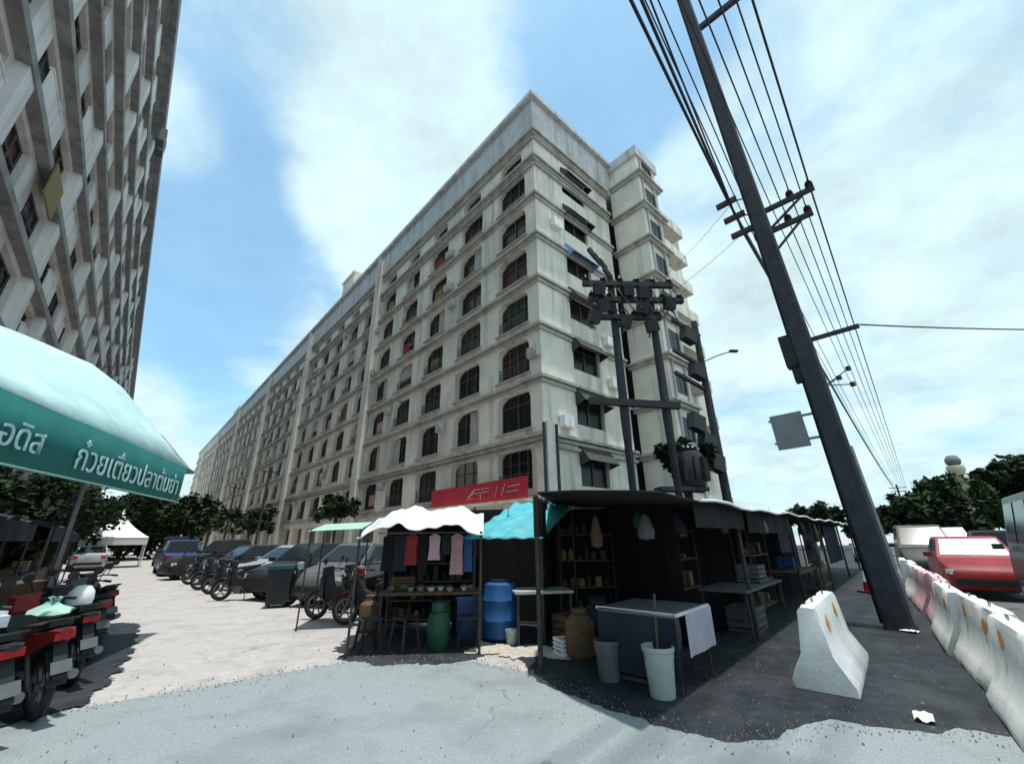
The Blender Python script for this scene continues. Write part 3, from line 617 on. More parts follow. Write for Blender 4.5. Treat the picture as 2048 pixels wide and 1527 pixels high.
table('farther stall table beside the road under the black canopy', (7.6, 12.4, 0), CR, 2.4, 0.8, 0.76, M['wood'], group=tb)
t2 = table('white edged table right of the blue barrel', (0.45, 8.0, 0), R(10), 1.0, 0.7, 0.78, M['bucket'], group=tb)
t3 = table('cluttered trader table under the white tarpaulin', (-1.5, 8.35, 0), R(5), 1.75, 0.7, 0.74, M['wood'], group=tb)
def crate(label, loc, rz, sz, m, group='boxes and crates at the stalls', name='crate'):
    t = thing(name, label, 'crate', loc, rz, group); w_, d_, h = sz; a = MB(); a.box((0, 0, .02), (w_, d_, .04)); a.build('base', m, t)
    for s_ in (-1, 1):
        for i in range(3):
            zc = 0.06 + (i + .5) * (h - .06) / 3
            a = MB(); a.box((0, s_ * (d_ / 2 - .012), zc), (w_, .024, (h - .06) / 3 - .02)); a.build('slat', m, t)
            a = MB(); a.box((s_ * (w_ / 2 - .012), 0, zc), (.024, d_ - .05, (h - .06) / 3 - .02)); a.build('slat', m, t)
    for sx in (-1, 1):
        for sy in (-1, 1): a = MB(); a.box((sx * (w_ / 2 - .03), sy * (d_ / 2 - .03), h / 2 + .01), (.035, .035, h - .03)); a.build('corner_post', m, t)
    return t
crate('grey crate under the corner table', (1.62, 6.15, 0.01), CR, (0.75, 0.6, 0.52), M['greyp'])
crate('small white crate on the ground left of the corner table', (0.78, 7.1, 0.01), R(20), (0.34, 0.28, 0.22), M['white'])
crate('brown crate in the dark behind the small white crate', (0.95, 8.0, 0.01), R(30), (0.5, 0.4, 0.4), M['wood'])
crate('dark crate beneath the long shaded stall table', (4.3, 8.7, 0.01), CR, (0.7, 0.5, 0.4), M['greyp'])
crate('grey blue crate on the long shaded stall table', (4.7, 9.0, 0.78), CR, (0.55, 0.4, 0.3), M['greyp'])
crate('wooden crate on the white tarpaulin stall table', (-2.05, 8.5, 0.75), R(5), (0.42, 0.34, 0.22), M['wood'])
crate('blue crate on the farther roadside stall table', (7.4, 12.2, 0.78), CR, (0.6, 0.4, 0.3), M['blue'])
def bucket(label, loc, r, h, m, name='bucket'):
    t = thing(name, label, 'bucket', loc); a = MB(); a.lathe([(0, 0.01), (r * .78, 0.0), (r * .8, .02), (r, h), (r * 1.06, h), (r * 1.06, h - .04), (r * 1.02, h - .04)], 18); a.lathe([(r * .97, h), (r * .77, .03), (0, .03)], 18); a.build('pail', m, t, True)
    a = MB(); a.tube([(-r * 1.03, 0, h - .05)] + [(-r * 1.05 * math.cos(math.pi * i / 8), -r * 0.6 * math.sin(math.pi * i / 8), h - .05 - 0.12 * math.sin(math.pi * i / 8)) for i in range(1, 8)] + [(r * 1.03, 0, h - .05)], 0.006, 5); a.build('handle', M['steel'], t); return t
bucket('tall stained white bucket in front of the corner table', (1.58, 5.32, 0.01), 0.165, 0.47, M['bucket'])
bucket('dull grey bucket behind the tall white bucket', (1.14, 5.9, 0.01), 0.16, 0.42, M['greyp'])
bucket('small white pail at the edge of the painted sunlit patch', (-0.05, 7.75, 0.016), 0.10, 0.2, M['bucket'], 'pail')
# rolled mop or stick standing in the tall bucket
a = MB(); a.tube([(0, 0, 0.05), (0.1, 0.16, 0.95)], 0.014, 6); o = a.build('broom_handle', M['wood'], None, False, (1.56, 5.32, 0.02)); tag(o, 'brown stick standing in the tall white bucket', 'stick')

# white tarpaulin stall
ws = thing('tarpaulin_stall', 'white tarpaulin roof on thin poles over the trader stall', 'stall', (-1.55, 8.0, 0), R(4))
a = MB(); n = 40
def wz(x, t_): return 1.80 + 0.42 * math.sin(t_ * math.pi * .5) - 0.05 * math.cos(x * 5.0) - 0.10 * (x / 1.3) ** 2 + 0.02 * math.sin(x * 11) + 0.022 * math.sin(x * 17 + t_ * 9) * math.sin(t_ * 8 + x * 3)
for i in range(n):
    for j in range(14):
        P_ = lambda ii, jj: (-1.0 + 2.0 * ii / n, -1.0 + 2.2 * jj / 14, wz(-1.3 + 2.6 * ii / n, jj / 14))
        a.quad(P_(i, j), P_(i + 1, j), P_(i + 1, j + 1), P_(i, j + 1))
o = a.build('tarpaulin', M['sheet'], ws, True); o.modifiers.new('thickness', 'SOLIDIFY').thickness = 0.01
for x, y in ((-.96, -.95), (.96, -.95), (-.96, 1.1), (.96, 1.1)):
    a = MB(); a.tube([(x, y, 0), (x, y, 1.72 if y < 0 else 2.08)], 0.02, 6); a.build('post', M['rust'], ws)
curtain(ws, -0.98, 1.15, 0.98, 1.15, 0.1, 2.0, M['net'], 'back_or_added_cloth', 0.05)
a = MB(); a.tube([(-.95, 0.2, 1.72), (.95, 0.2, 1.72)], 0.012, 6); a.build('hanging_rail', M['steel'], ws)
rc = random.Random(5)
for i, m in enumerate((M['net'], M['navy'], M['curt2'], M['net'], M['pinkbar'], M['navy'], M['curt3'], M['blue'], M['net'])):
    x = -.85 + i * 0.21
    g_ = thing('hanging_garment', ['black', 'navy', 'dark red', 'short black', 'faded rose', 'second navy', 'pale pink', 'blue', 'plain black'][i] + ' garment hanging from the rail of the white stall' + (' at its right end' if i == 8 else ''), 'garment', (-1.45 + x, 8.2, 0), R(4 + rc.uniform(-20, 20)), 'garments on the stall rail')
    a = MB(); zt_, zb = 1.70, 1.70 - rc.uniform(0.36, 0.72); wd_ = rc.uniform(0.075, 0.125)
    rings = []
    for z, ww, th in ((zt_, .03, .02), (zt_ - .05, wd_, .03), (zt_ - .25, wd_ * .9, .045), (zb, wd_ * 1.05, .05)): rings.append([(-ww, -th, z), (0, -th * 1.4, z + .005), (ww, -th, z), (ww, th, z), (0, th * 1.3, z), (-ww, th, z)])
    a.loft(rings); a.build('cloth', m, g_, True); a = MB(); a.tube([(0, 0, zt_ - .01), (0, 0, zt_ + .03), (.02, 0, zt_ + .04)], .004, 4); a.build('hook', M['steel'], g_)
# goods on the table
for i in range(9):
    x = -2.2 + i * .18; z = 0.74; t = thing('enamel_bowl', ['leftmost', 'second', 'third', 'fourth', 'middle', 'sixth', 'seventh', 'eighth', 'rightmost'][i] + ' bowl of goods from the left on the white stall table', 'bowl', (x + rc.uniform(-.04, .04), 8.15 + rc.uniform(-.1, .12) + (i % 2) * .2, z), 0, 'bowls on the stall table')
    a = MB(); r = rc.uniform(.07, .1); a.lathe([(0, 0), (r * .5, 0), (r, .07), (r * 1.03, .07), (r * .9, .055), (0, .02)], 12); a.build('bowl', rc.choice([M['steel'], M['bucket'], M['white']]), t, True)
    a = MB(); a.lathe([(r * .92, .055), (r * .6, .09), (0, .11)], 10); a.build('goods', rc.choice([M['wood'], M['curt4'], M['leaf2'], M['curt2']]), t, True)
cyl = thing('gas_cylinder', 'green gas cylinder under the white tarpaulin stall', 'gas cylinder', (-1.2, 7.45, 0))
a = MB(); a.lathe([(0, .0), (.13, .0), (.15, .03), (.15, .05), (.18, .1), (.18, .42), (.15, .5), (.07, .55), (0, .55)], 18); a.build('tank', M['green'], cyl, True)
a = MB(); a.lathe([(.11, .54), (.11, .66), (.12, .66), (.12, .54)], 14); a.build('collar', M['green'], cyl); a = MB(); a.lathe([(0, .55), (.025, .55), (.025, .62), (.04, .62), (.04, .65), (0, .65)], 8); a.build('valve', M['steel'], cyl)
for i, (x, y) in enumerate(((-2.3, 7.5), (-1.75, 7.55), (-.75, 7.6))):
    t = thing('plastic_stool', ['dark plastic stool at the left of the white stall', 'dark plastic stool in the middle of the white stall', 'dark plastic stool right of the green gas cylinder'][i], 'stool', (x, y, 0), rc.uniform(0, 1), 'stools at the stall')
    a = MB(); a.box((0, 0, .43), (.3, .3, .04)); a.build('seat', M['cardark'], t)
    for sx in (-1, 1):
        for sy in (-1, 1): a = MB(); a.bar((sx * .17, sy * .17, 0), (sx * .12, sy * .12, .42), .035); a.build('leg', M['cardark'], t)
# cyan tarpaulin
ct = thing('sun_tarpaulin', 'bright cyan tarpaulin tilted on poles beside the white one', 'tarpaulin', (0, 0, 0))
a = MB(); n = 24; c4 = [Vector((-0.95, 8.1, 1.60)), Vector((0.5, 7.7, 1.60)), Vector((1.2, 8.6, 2.2)), Vector((0.05, 9.2, 2.32))]
def cp(i, j):
    s_, t_ = i / n, j / n; p = (c4[0].lerp(c4[1], s_)).lerp(c4[3].lerp(c4[2], s_), t_); p.z += 0.10 * math.sin(math.pi * s_) * math.sin(math.pi * t_) + .02 * math.sin(i * .9 + j * .5) * math.sin(j * .7) + .012 * math.sin((i - j) * 1.3); return p
for i in range(n):
    for j in range(n): a.quad(cp(i, j), cp(i + 1, j), cp(i + 1, j + 1), cp(i, j + 1))
o = a.build('tarpaulin', M['cyan'], ct, True); o.modifiers.new('thickness', 'SOLIDIFY').thickness = 0.008
for x, y, z in ((-.7, 8.02, 1.6), (.48, 7.74, 1.58), (1.16, 8.58, 2.18), (.06, 9.16, 2.3)): a = MB(); a.tube([(x, y, 0), (x, y, z)], .018, 6); a.build('post', M['rust'], ct)
curtain(ct, -1.0, 9.35, 2.2, 9.5, 0.05, 2.2, M['net'], 'back_or_added_cloth', .05)  # black cloth added to darken the gap behind the cyan tarpaulin
gt = thing('small_tarpaulin', 'small pale green tarpaulin left of the white stall', 'tarpaulin', (-3.75, 9.6, 0), R(10))
a = MB(); a.add([(-.55, -.6, 1.78), (.5, -.6, 1.82), (.55, .6, 2.0), (-.5, .6, 1.95)], [(0, 1, 2, 3)]); o = a.build('tarpaulin', M['palegreen'], gt); o.modifiers.new('thickness', 'SOLIDIFY').thickness = .01
for x in (-.5, .47):
    for y in (-.55, .55): a = MB(); a.tube([(x, y, 0), (x, y, 1.82 + .12 * (y > 0))], .016, 6); a.build('post', M['rust'], gt)
# blue barrel with lid, white parasol pole beside it
bb = thing('plastic_barrel', 'bright blue plastic barrel in front of the cyan tarpaulin', 'barrel', (-0.25, 8.1, 0))
a = MB(); a.lathe([(0, .02), (.24, .02), (.28, .06), (.29, .3), (.3, .32), (.29, .34), (.29, .6), (.3, .62), (.29, .64), (.27, .86), (.2, .9), (0, .9)], 20); a.build('drum', M['blue'], bb, True); a = MB(); a.lathe([(.21, .9), (.21, .94), (0, .95)], 16); a.build('lid', M['navy'], bb)
bc = thing('ice_box', 'dark blue ice box left of the bright blue barrel', 'ice box', (-0.75, 8.35, 0), R(8)); a = MB(); a.box((0, 0, .3), (.55, .42, .6)); a.build('body', M['carblue'], bc); a = MB(); a.box((0, 0, .63), (.58, .45, .06)); a.build('lid', M['blue'], bc)

# sacks, racks and hanging goods that crowd the shade
def sack(label, x, y, h, r, m, k):
    rs = random.Random(k); t = thing('sack', label, 'sack', (x, y, 0.01), rs.uniform(0, 3), 'sacks in the market shade'); a = MB(); n = 12; rings = []
    for z, q in ((0, .75), (.05, .95), (h * .45, 1.0), (h * .75, .9), (h * .9, .45), (h, .55)): rings.append([(r * q * math.cos(i * 2 * math.pi / n) * rs.uniform(.92, 1.08), r * q * .8 * math.sin(i * 2 * math.pi / n) * rs.uniform(.92, 1.08), z) for i in range(n)])
    a.loft(rings); a.build('sack_body', m, t, True); a = MB(); a.lathe([(r * .47, h * .88), (r * .5, h * .9), (r * .47, h * .92)], 10); a.build('tie', M['rust'], t); return t
sack('brown sack in the shade left of the corner table', 0.95, 6.9, .62, .24, M['wood'], 1); sack('dark sack beside the brown sack', 1.35, 7.5, .7, .26, M['navy'], 2); sack('grey sack behind the corner table', 2.3, 7.2, .66, .25, M['greyp'], 3)
sack('black sack under the cyan tarpaulin', 0.85, 8.7, .7, .25, M['net'], 4); sack('dark sack against the back cloth of the white stall', -1.0, 8.75, .6, .22, M['navy'], 5); sack('brown sack left of the white stall', -2.75, 8.9, .6, .24, M['wood'], 6)
def rack(label, x, y, rz, w_, h, k):
    rs = random.Random(k); t = thing('goods_rack', label, 'rack', (x, y, 0.01), rz, 'goods racks in the market shade')
    for sx in (-1, 1):
        for sy in (-.16, .16): a = MB(); a.box((sx * w_ / 2, sy, h / 2), (.03, .03, h)); a.build('upright', M['rust'], t)
    for j in range(4):
        z = .2 + j * (h - .3) / 3; a = MB(); a.box((0, 0, z), (w_, .36, .025)); a.build('shelf', M['wood'], t)
        q = -w_ / 2 + .1
        while q < w_ / 2 - .1:
            hh = rs.uniform(.08, .26); a = MB()
            if rs.random() < .5: a.lathe([(0, 0), (.055, 0), (.06, hh * .7), (.03, hh * .85), (.03, hh), (0, hh)], 9, (q, rs.uniform(-.06, .06), z + .013)); nm = 'jar'
            else: a.box((q, rs.uniform(-.05, .05), z + .013 + hh / 2), (.11, .16, hh), rz=rs.uniform(-.3, .3)); nm = 'packet'
            a.build(nm, rs.choice([M['greyp'], M['wood'], M['navy'], M['rust'], M['wood'], M['rust'], M['curt4'], M['cardark'], M['cardark']]), t); q += rs.uniform(.13, .2)
    return t
rack('tall goods rack in the dark behind the white edged table', 1.45, 9.2, R(10), 1.1, 1.75, 1); rack('goods rack deep under the black canopy', 3.1, 8.6, CR, 1.3, 1.8, 2); rack('goods rack beyond the long shaded table', 5.4, 10.2, CR, 1.5, 1.8, 3); rack('roadside goods rack at the far canopy', 9.4, 14.0, CR, 1.5, 1.8, 4); rack('low goods rack behind the trader table', -1.6, 8.95, R(4), 1.6, 1.25, 5)
for i in range(14):
    f = i / 13; x, y = [(1.9, 6.3), (2.6, 6.9), (3.5, 7.3), (4.2, 8.1), (5.0, 8.8), (5.8, 9.8), (1.3, 6.9), (0.3, 8.6), (-.1, 8.5), (6.6, 10.6), (7.6, 11.6), (2.2, 7.7), (8.5, 12.4), (3.0, 7.9)][i]
    hz = 2.02 + .06 * (i % 3); rs = random.Random(40 + i); t = thing('hanging_bag', ['small', 'long', 'round', 'dark', 'grey', 'narrow', 'brown', 'dim grey', 'blue', 'lumpy', 'thin', 'green', 'rusty', 'dark brown'][i] + ' hanging bag ' + ['over the corner table', 'right of the corner table', 'in front of the goods rack', 'left above the long shaded table', 'above the long shaded table', 'beyond the long shaded table', 'at the left end of the black canopy', 'under the cyan tarpaulin, right one', 'under the cyan tarpaulin, left one', 'halfway down the canopy', 'above the farther roadside table', 'deep behind the corner table', 'by the far canopy flaps', 'beside the canopy post'][i], 'bag', (x, y, 0), 0, 'bags hanging in the market shade')
    h = rs.uniform(.2, .45); r = rs.uniform(.06, .12); a = MB(); a.lathe([(0, hz - .15 - h), (r, hz - .12 - h), (r * 1.1, hz - .15 - h * .6), (r * .6, hz - .15), (r * .2, hz - .1)], 9); a.build('bag_body', [M['greyp'], M['navy'], M['rust'], M['net'], M['greyp'], M['navy'], M['wood'], M['greyp'], M['carblue'], M['net'], M['navy'], M['green'], M['rust'], M['ins']][i], t, True)
    a = MB(); a.tube([(0, 0, hz - .12), (0, 0, hz + .05)], .006, 4); a.build('string', M['net'], t)
# dark stalls along the tower side of the street
for i, (uu, ww, L_, lb) in enumerate(((11.5, 2.6, 5.5, 'nearest dark roadside stall beyond the teal awning'), (18.5, 2.4, 6.0, 'second dark roadside stall under the tower'), (26, 2.6, 6.0, 'third dark roadside stall before the white tent'))):
    p = U * uu + Vector((-0.743, -0.669, 0)) * ww; t = thing('roadside_stall', lb, 'stall', (p.x, p.y, 0), math.atan2(U.y, U.x), 'dark stalls along the tower side')
    a = MB(); n = 18
    for q in range(n):
        f = lambda k: .05 * math.sin(k * .9 + i)
        a.quad((L_ * (q / n - .5), -1.2, 2.0 + f(q)), (L_ * ((q + 1) / n - .5), -1.2, 2.0 + f(q + 1)), (L_ * ((q + 1) / n - .5), 1.0, 2.5 + f(q + 1)), (L_ * (q / n - .5), 1.0, 2.5 + f(q)))
    a.build('tarpaulin', M['navy'], t, True)
    for x in (-L_ / 2, 0, L_ / 2):
        for y, z in ((-1.15, 2.0), (.95, 2.45)): a = MB(); a.tube([(x, y, 0), (x, y, z)], .03, 6); a.build('post', M['rust'], t)
    curtain(t, -L_ / 2, .98, L_ / 2, .98, .05, 2.45, M['net'], 'back_or_added_cloth'); curtain(t, L_ / 2, -.9, L_ / 2, .95, .05, 2.2, M['net'], 'side_cloth'); curtain(t, -L_ / 2, -1.2, L_ / 2, -1.2, 1.65, 2.0, M['navy'], 'front_or_added_flap', .03)
    a = MB(); a.box((0, -.6, .45), (L_ * .9, .6, .9)); a.build('counter', M['rust'], t)
    for q in range(8): a = MB(); hh = .12 + .05 * (q % 4); a.box((-L_ * .4 + q * L_ * .11, -.6, .9 + hh / 2), (.34, .3, hh), rz=.2 * (q % 3)); a.build('packet', [M['wood'], M['leaf2'], M['greyp'], M['curt4']][q % 4], t)
# ------------------------------------------------------------------ red banner and upright sign at the block's corner
P0 = on_front(0.3, 0.75); ban = thing('shop_banner', 'long red banner with white strokes across the ground floor of the block', 'banner', P0, R(42 + 90))
a = MB(); n = 24
for i in range(n):
    f = lambda k: 0.03 * math.sin(k * 1.1)
    a.quad((8.6 * i / n, f(i), 3.42), (8.6 * (i + 1) / n, f(i + 1), 3.42), (8.6 * (i + 1) / n, f(i + 1), 4.45), (8.6 * i / n, f(i), 4.45))
b_ = a.build('banner_sheet', M['banner'], ban); b_.modifiers.new('thickness', 'SOLIDIFY').thickness = .02
a = MB()     # white strokes (front side is +y in this frame)
for x0, z0, x1, z1, t in ((4.7, 3.75, 4.1, 4.15, .11), (4.1, 4.12, 2.9, 4.12, .05), (4.4, 3.92, 2.9, 3.95, .05), (3.6, 3.6, 3.6, 3.85, .08), (4.9, 3.68, 4.2, 3.68, .04), (1.9, 3.65, 1.6, 4.2, .04), (1.4, 4.05, .5, 4.08, .05), (1.5, 3.8, .6, 3.82, .05), (2.4, 3.6, 2.2, 4.15, .03)):
    a.bar((x0, .055, z0), (x1, .055, z1), .012, t)
a.build('white_strokes', M['curt3'], b_)
a = MB(); a.box((4.3, -0.3, 3.30), (9.2, 1.3, .1)); a.build('fascia_ledge', M['wall'], ban)
for x in (.1, 4.3, 8.5): a = MB(); a.box((x, -.1, 1.7), (.1, .1, 3.4)); a.build('post', M['steel'], ban)
vs_ = thing('upright_sign', 'tall narrow grey sign between two dark poles at the corner of the block', 'sign', (1.75, 18.6, 0), R(35))
a = MB(); a.box((0, 0, 4.75), (.48, .08, 3.9)); a.build('sign_panel', M['attic'], vs_)
for x in (-.38, .38): a = MB(); a.tube([(x, 0, 0), (x, 0, 6.6)], .075, 8); a.build('pole', M['pole'], vs_)
for z in (3.0, 6.5): a = MB(); a.box((0, .06, z), (.86, .05, .06)); a.build('bracket', M['steel'], vs_)

# ------------------------------------------------------------------ tent
tn = thing('pavilion_tent', 'white peaked pavilion tent beside the far street trees', 'tent', (-28.6, 31.6, 0), R(42))
a = MB(); s_ = 1.75; rings = []
for k in range(9):
    t_ = k / 8; r = s_ * (1 - t_) ** 1.75 + .03; rings.append([(sx * r, sy * r, 1.95 + 1.95 * t_) for sx, sy in ((-1, -1), (1, -1), (1, 1), (-1, 1))])
a.loft(rings); a.build('peaked_roof', M['white'], tn)
for sx, sy, lx, ly in ((0, -1, 3.5, .02), (0, 1, 3.5, .02), (1, 0, .02, 3.46), (-1, 0, .02, 3.46)): a = MB(); a.box((sx * s_, sy * s_, 1.72), (lx, ly, .5)); a.build('valance', M['white'], tn)
for sx in (-1, 1):
    for sy in (-1, 1): a = MB(); a.tube([(sx * s_ * .97, sy * s_ * .97, 0), (sx * s_ * .97, sy * s_ * .97, 2.05)], .04, 6); a.build('leg', M['white'], tn)

# ------------------------------------------------------------------ jersey barriers
def barrier_mesh(L, seed):
    r = random.Random(seed); pr_ = [(-.30, 0), (-.30, .08), (-.23, .20), (-.155, .34), (-.125, .55), (-.10, .76), (-.075, .82), (0, .825), (.075, .82), (.10, .76), (.125, .55), (.155, .34), (.23, .20), (.30, .08), (.30, 0)]
    a = MB(); rings = []; xs = [-L / 2, -L / 2 + .025] + [-L / 2 + L * i / 14 for i in range(1, 14)] + [L / 2 - .025, L / 2]
    for i, x in enumerate(xs):
        e = i in (0, len(xs) - 1); ring = []
        for y, z in pr_:
            chip = .02 * max(0, r.gauss(-.6, 1)) if (abs(z - .8) < .05 or z < .1) else 0
            ring.append((x + (r.uniform(-.006, .006)), y * (.965 if e else 1) + r.uniform(-.004, .004) - math.copysign(chip * .7, y) * (abs(y) > .01), max(0, z - (.014 if e and z > .7 else 0) - (chip if z > .5 else 0) + (r.uniform(-.004, .004) if z > 0 else 0))))
        rings.append(ring)
    a.loft(rings); return a.mesh('barrier_body', M['barrier'], True)
BMS = [barrier_mesh(1.95, i) for i in range(4)]; bmi = [0]
def barrier(label, loc, rz, m=None, marks=True, tilt=0.0):
    t = thing('concrete_barrier', label, 'barrier', loc, rz, 'concrete road barriers'); b = link('body', BMS[bmi[0] % 4], t); bmi[0] += 1
    if m: set_mat(b, m)
    if marks:
        for s_ in (-1, 1):
            for x, z in ((-.55, .62), (.42, .66)):
                y = s_ * (.155 - (z - .34) * .131 + .006); a = MB(); r = random.Random(int(x * 100) + s_)
                pts = [(x + .10 * math.cos(q) * r.uniform(.7, 1.2), y - s_ * 0.131 * .085 * math.sin(q), z + .085 * math.sin(q) * r.uniform(.7, 1.2)) for q in [i * math.pi / 5 for i in range(10)]]
                a.add(pts, [tuple(range(10))]); a.build('orange_mark', M['orange'], b)
        for x in (-.5, .5): a = MB(); a.tube([(x, 0, .81), (x, 0, .86), (x + .09, 0, .86), (x + .09, 0, .81)], .008, 5); a.build('lifting_loop', M['steel'], b)
    return t
t = barrier('single white concrete barrier standing apart on the dark pavement', (4.0, 6.12, .01), R(49)); 
bdir = Vector((3.58, 4.52, 0)).normalized(); brz = math.atan2(bdir.y, bdir.x); nrm = Vector((bdir.y, -bdir.x, 0))
labels = ['nearest white concrete barrier of the roadside row, cut by the picture edge', 'second white concrete barrier of the row with orange marks', 'third white barrier of the row right of the utility pole foot', 'pinkish faded barrier right behind the utility pole', 'second pink faded barrier farther along the row', 'sixth barrier of the row, small and pale', 'seventh barrier of the row near its far end', 'last small barrier of the row']
s0 = Vector((4.05, 4.15, 0)) + nrm * .30
for i, lb in enumerate(labels):
    c_ = s0 + bdir * (0.15 + i * 2.07) + nrm * (0.05 * math.sin(i * 2.4))
    barrier(lb, (c_.x, c_.y, .012), brz + 0.03 * math.sin(i * 1.7), M['pinkbar'] if i in (3, 4) else None, i < 4)
cn = thing('traffic_cone', 'orange and white traffic cone left of the utility pole', 'traffic cone', (10.55, 13.6, .014))
a = MB(); a.box((0, 0, .025), (.5, .5, .05)); a.lathe([(.19, .05), (.15, .3)], 14); a.lathe([(.10, .6), (.035, .95), (0, .95)], 14); a.build('cone', M['red'], cn); a = MB(); a.lathe([(.152, .3), (.102, .6)], 14); a.build('white_band', M['white'], cn)

# ------------------------------------------------------------------ big utility pole on the right, its fittings and the cables
up = thing('utility_pole', 'thick dark utility pole with crossarms standing between the barriers', 'utility pole', (6.95, 8.55, 0), R(47.5), 'roadside utility poles')
a = MB(); rings = []
for z, r in ((0, .215), (4, .195), (12, .165), (24, .15)): rings.append([(sx * r, sy * r, z) for sx, sy in ((-1, -.8), (-.8, -1), (.8, -1), (1, -.8), (1, .8), (.8, 1), (-.8, 1), (-1, .8))])
a.loft(rings); a.build('shaft', M['pole'], up)
up.rotation_euler = (-.737 * R(2.9), -.676 * R(2.9), R(47.5))
# in this frame x runs along the road, y across to the left
a = MB(); a.tube([(-.06, -.225, .02), (-.06, -.205, 3.3)], .04, 8); a.build('conduit', M['steel'], up)
for i in range(3): a = MB(); a.tube([(.05 * i - .05, .235, .1), (.05 * i - .05, .205, 6), (.05 * i - .05, .185, 9.2), (.05 * i - .05, .175, 20)], .028, 6); a.build('riser_cable', M['cable'], up)
def insulator(parent, x, y, z, s_=1.0):
    a = MB(); a.lathe([(0, 0), (.03 * s_, 0), (.03 * s_, .04), (.07 * s_, .05), (.03 * s_, .08), (.07 * s_, .10), (.03 * s_, .13), (.06 * s_, .15), (.03 * s_, .19), (0, .2 * s_)], 8, (x, y, z)); return a.build('insulator', M['ins'], parent)
for z, y0, y1 in ((9.6, -1.25, .15), (8.95, -1.05, .25)):
    a = MB(); a.box((0.2, (y0 + y1) / 2, z), (.09, y1 - y0, .12)); a.bar((0.2, y0 + .25, z - .05), (0.2, -.1, z - .6), .05); ca = a.build('crossarm', M['pole'], up)
    for y in (y0 + .08, y0 + .5): insulator(ca, .2, y, z + .06, 1.3)
for z, y in ((10.3, .60), (9.75, .52), (9.2, .46)):
    a = MB(); a.tube([(0.05, .12, z - .15), (.05, y, z)], .02, 5); a.box((.05, y, z), (.10, .52, .14)); a.build('side_insulator', M['ins'], up)
a = MB(); a.box((0, -.55, 5.75), (.07, 1.0, .09)); a.build('crossarm', M['pole'], up)
a = MB(); a.box((0, .30, 5.6), (.34, .22, .75)); a.box((0, .26, 5.0), (.24, .16, .3)); a.build('junction_box', M['cardark'], up)
for y, z in ((-.42, 4.75), (-.62, 4.9), (-.6, 4.55)): a = MB(); a.tube([(0, -.15, 4.65), (0, y, z)], .012, 5); a.lathe([(0, -.06), (.05, -.04), (.05, .04), (0, .06)], 8, (0, y, z)); a.build('spool_insulator', M['ins'], up)
for z in (17.0, 20.5, 23.5): a = MB(); a.box((0, -.9, z), (.14, 1.9, .16)); ca = a.build('crossarm', M['pole'], up); insulator(ca, 0, -1.75, z + .08, 1.8)
sg = MB(); sg.box((-.02, .74, 3.83), (.04, .62, .78)); sg = sg.build('sign_panel', M['signgrey'], up)
for z in (3.6, 4.12): a = MB(); a.box((.03, .62, z), (.04, .95, .05)); a.build('sign_bracket', M['steel'], sg)
# cables: straight runs with a little sag along the road
def cable(label, p, q, r, sagm=0.25, n=14, m=None, name='power_cable'):
    p, q = Vector(p), Vector(q); pts = [p.lerp(q, i / n) - Vector((0, 0, sagm * 4 * (i / n) * (1 - i / n))) for i in range(n + 1)]
    a = MB(); a.tube(pts, r, 6); o = a.build(name, m or M['cable'], None, True); return tag(o, label, 'cable', 'overhead cables of the roadside line')
def P2(x, y, z):      # frame of the big pole
    v_ = Vector((6.95, 8.55, 0)) + Vector((.6756, .7373, 0)) * x + Vector((-.7373, .6756, 0)) * y; return (v_.x, v_.y, z)
back, fwd = -15.5, 90
RUN = [('outermost cable on the right hand insulator', -1.17, 9.85, .020), ('second cable from the right insulator', -.75, 9.85, .014), ('thin cable beside the right crossarm', -.97, 9.2, .013), ('thin cable under the right crossarm', -.55, 9.2, .013),
       ('heavy cable on the upper left insulator', .60, 10.38, .032), ('heavy cable on the middle left insulator', .52, 9.83, .028), ('cable on the lower left insulator', .46, 9.28, .016), ('thin cable between the pole and the left insulators', .2, 10.0, .013), ('thin slack cable close to the pole on its left', .32, 9.6, .012), ('thin cable just right of the pole', -.3, 9.7, .012)]
for i, (lb, y, z, r) in enumerate(RUN):
    cable(lb + ', towards the viewer', P2(back, y * 0.98 + ((-.75 + (y - .46) * 4) if y > .4 else -.2 if y > 0 else .3), z + .2), P2(-.2, y + .35, z), r, 0.03 + .02 * (i % 3))
    cable(lb + ', away along the road', P2(-.2, y + .35, z), P2(fwd, y, z), r * (.6 if r > .1 else 1), 0.8 + .1 * (i % 3)); cable(lb + ', in the far spans', P2(fwd, y, z), P2(fwd * 2, y, z), r, 0.8 + .1 * (i % 3))
cable('lone cable running right from the small crossarm', P2(-.2, -.85, 5.8), (26, 12.2, 8.2), .016, .25)
for z, zz_ in ((10.2, 10.2), (9.1, 9.6)): cable('faint wire crossing from the left insulators to the twin poles, ' + ('upper' if z > 9.5 else 'lower'), P2(-.2, .95, z), (4.9, 12.6, zz_ - .4), .006, .12)

for k, lb in ((2, 'second utility pole of the roadside line, far up the road'), (4, 'farthest utility pole of the roadside line')):
    q = thing('utility_pole', lb, 'utility pole', P2(45 * k, 0, 0), R(47.5), 'roadside utility poles'); a = MB(); a.tube([(0, 0, 0), (0, 0, 9.9)], [.2, .14], 8); a.build('shaft', M['pole'], q)
    for z, y0, y1 in ((9.35, -1.25, 1.1), (8.75, -1.1, 1.15)): a = MB(); a.box((.16, (y0 + y1) / 2, z), (.09, y1 - y0, .12)); a.build('crossarm', M['pole'], q)
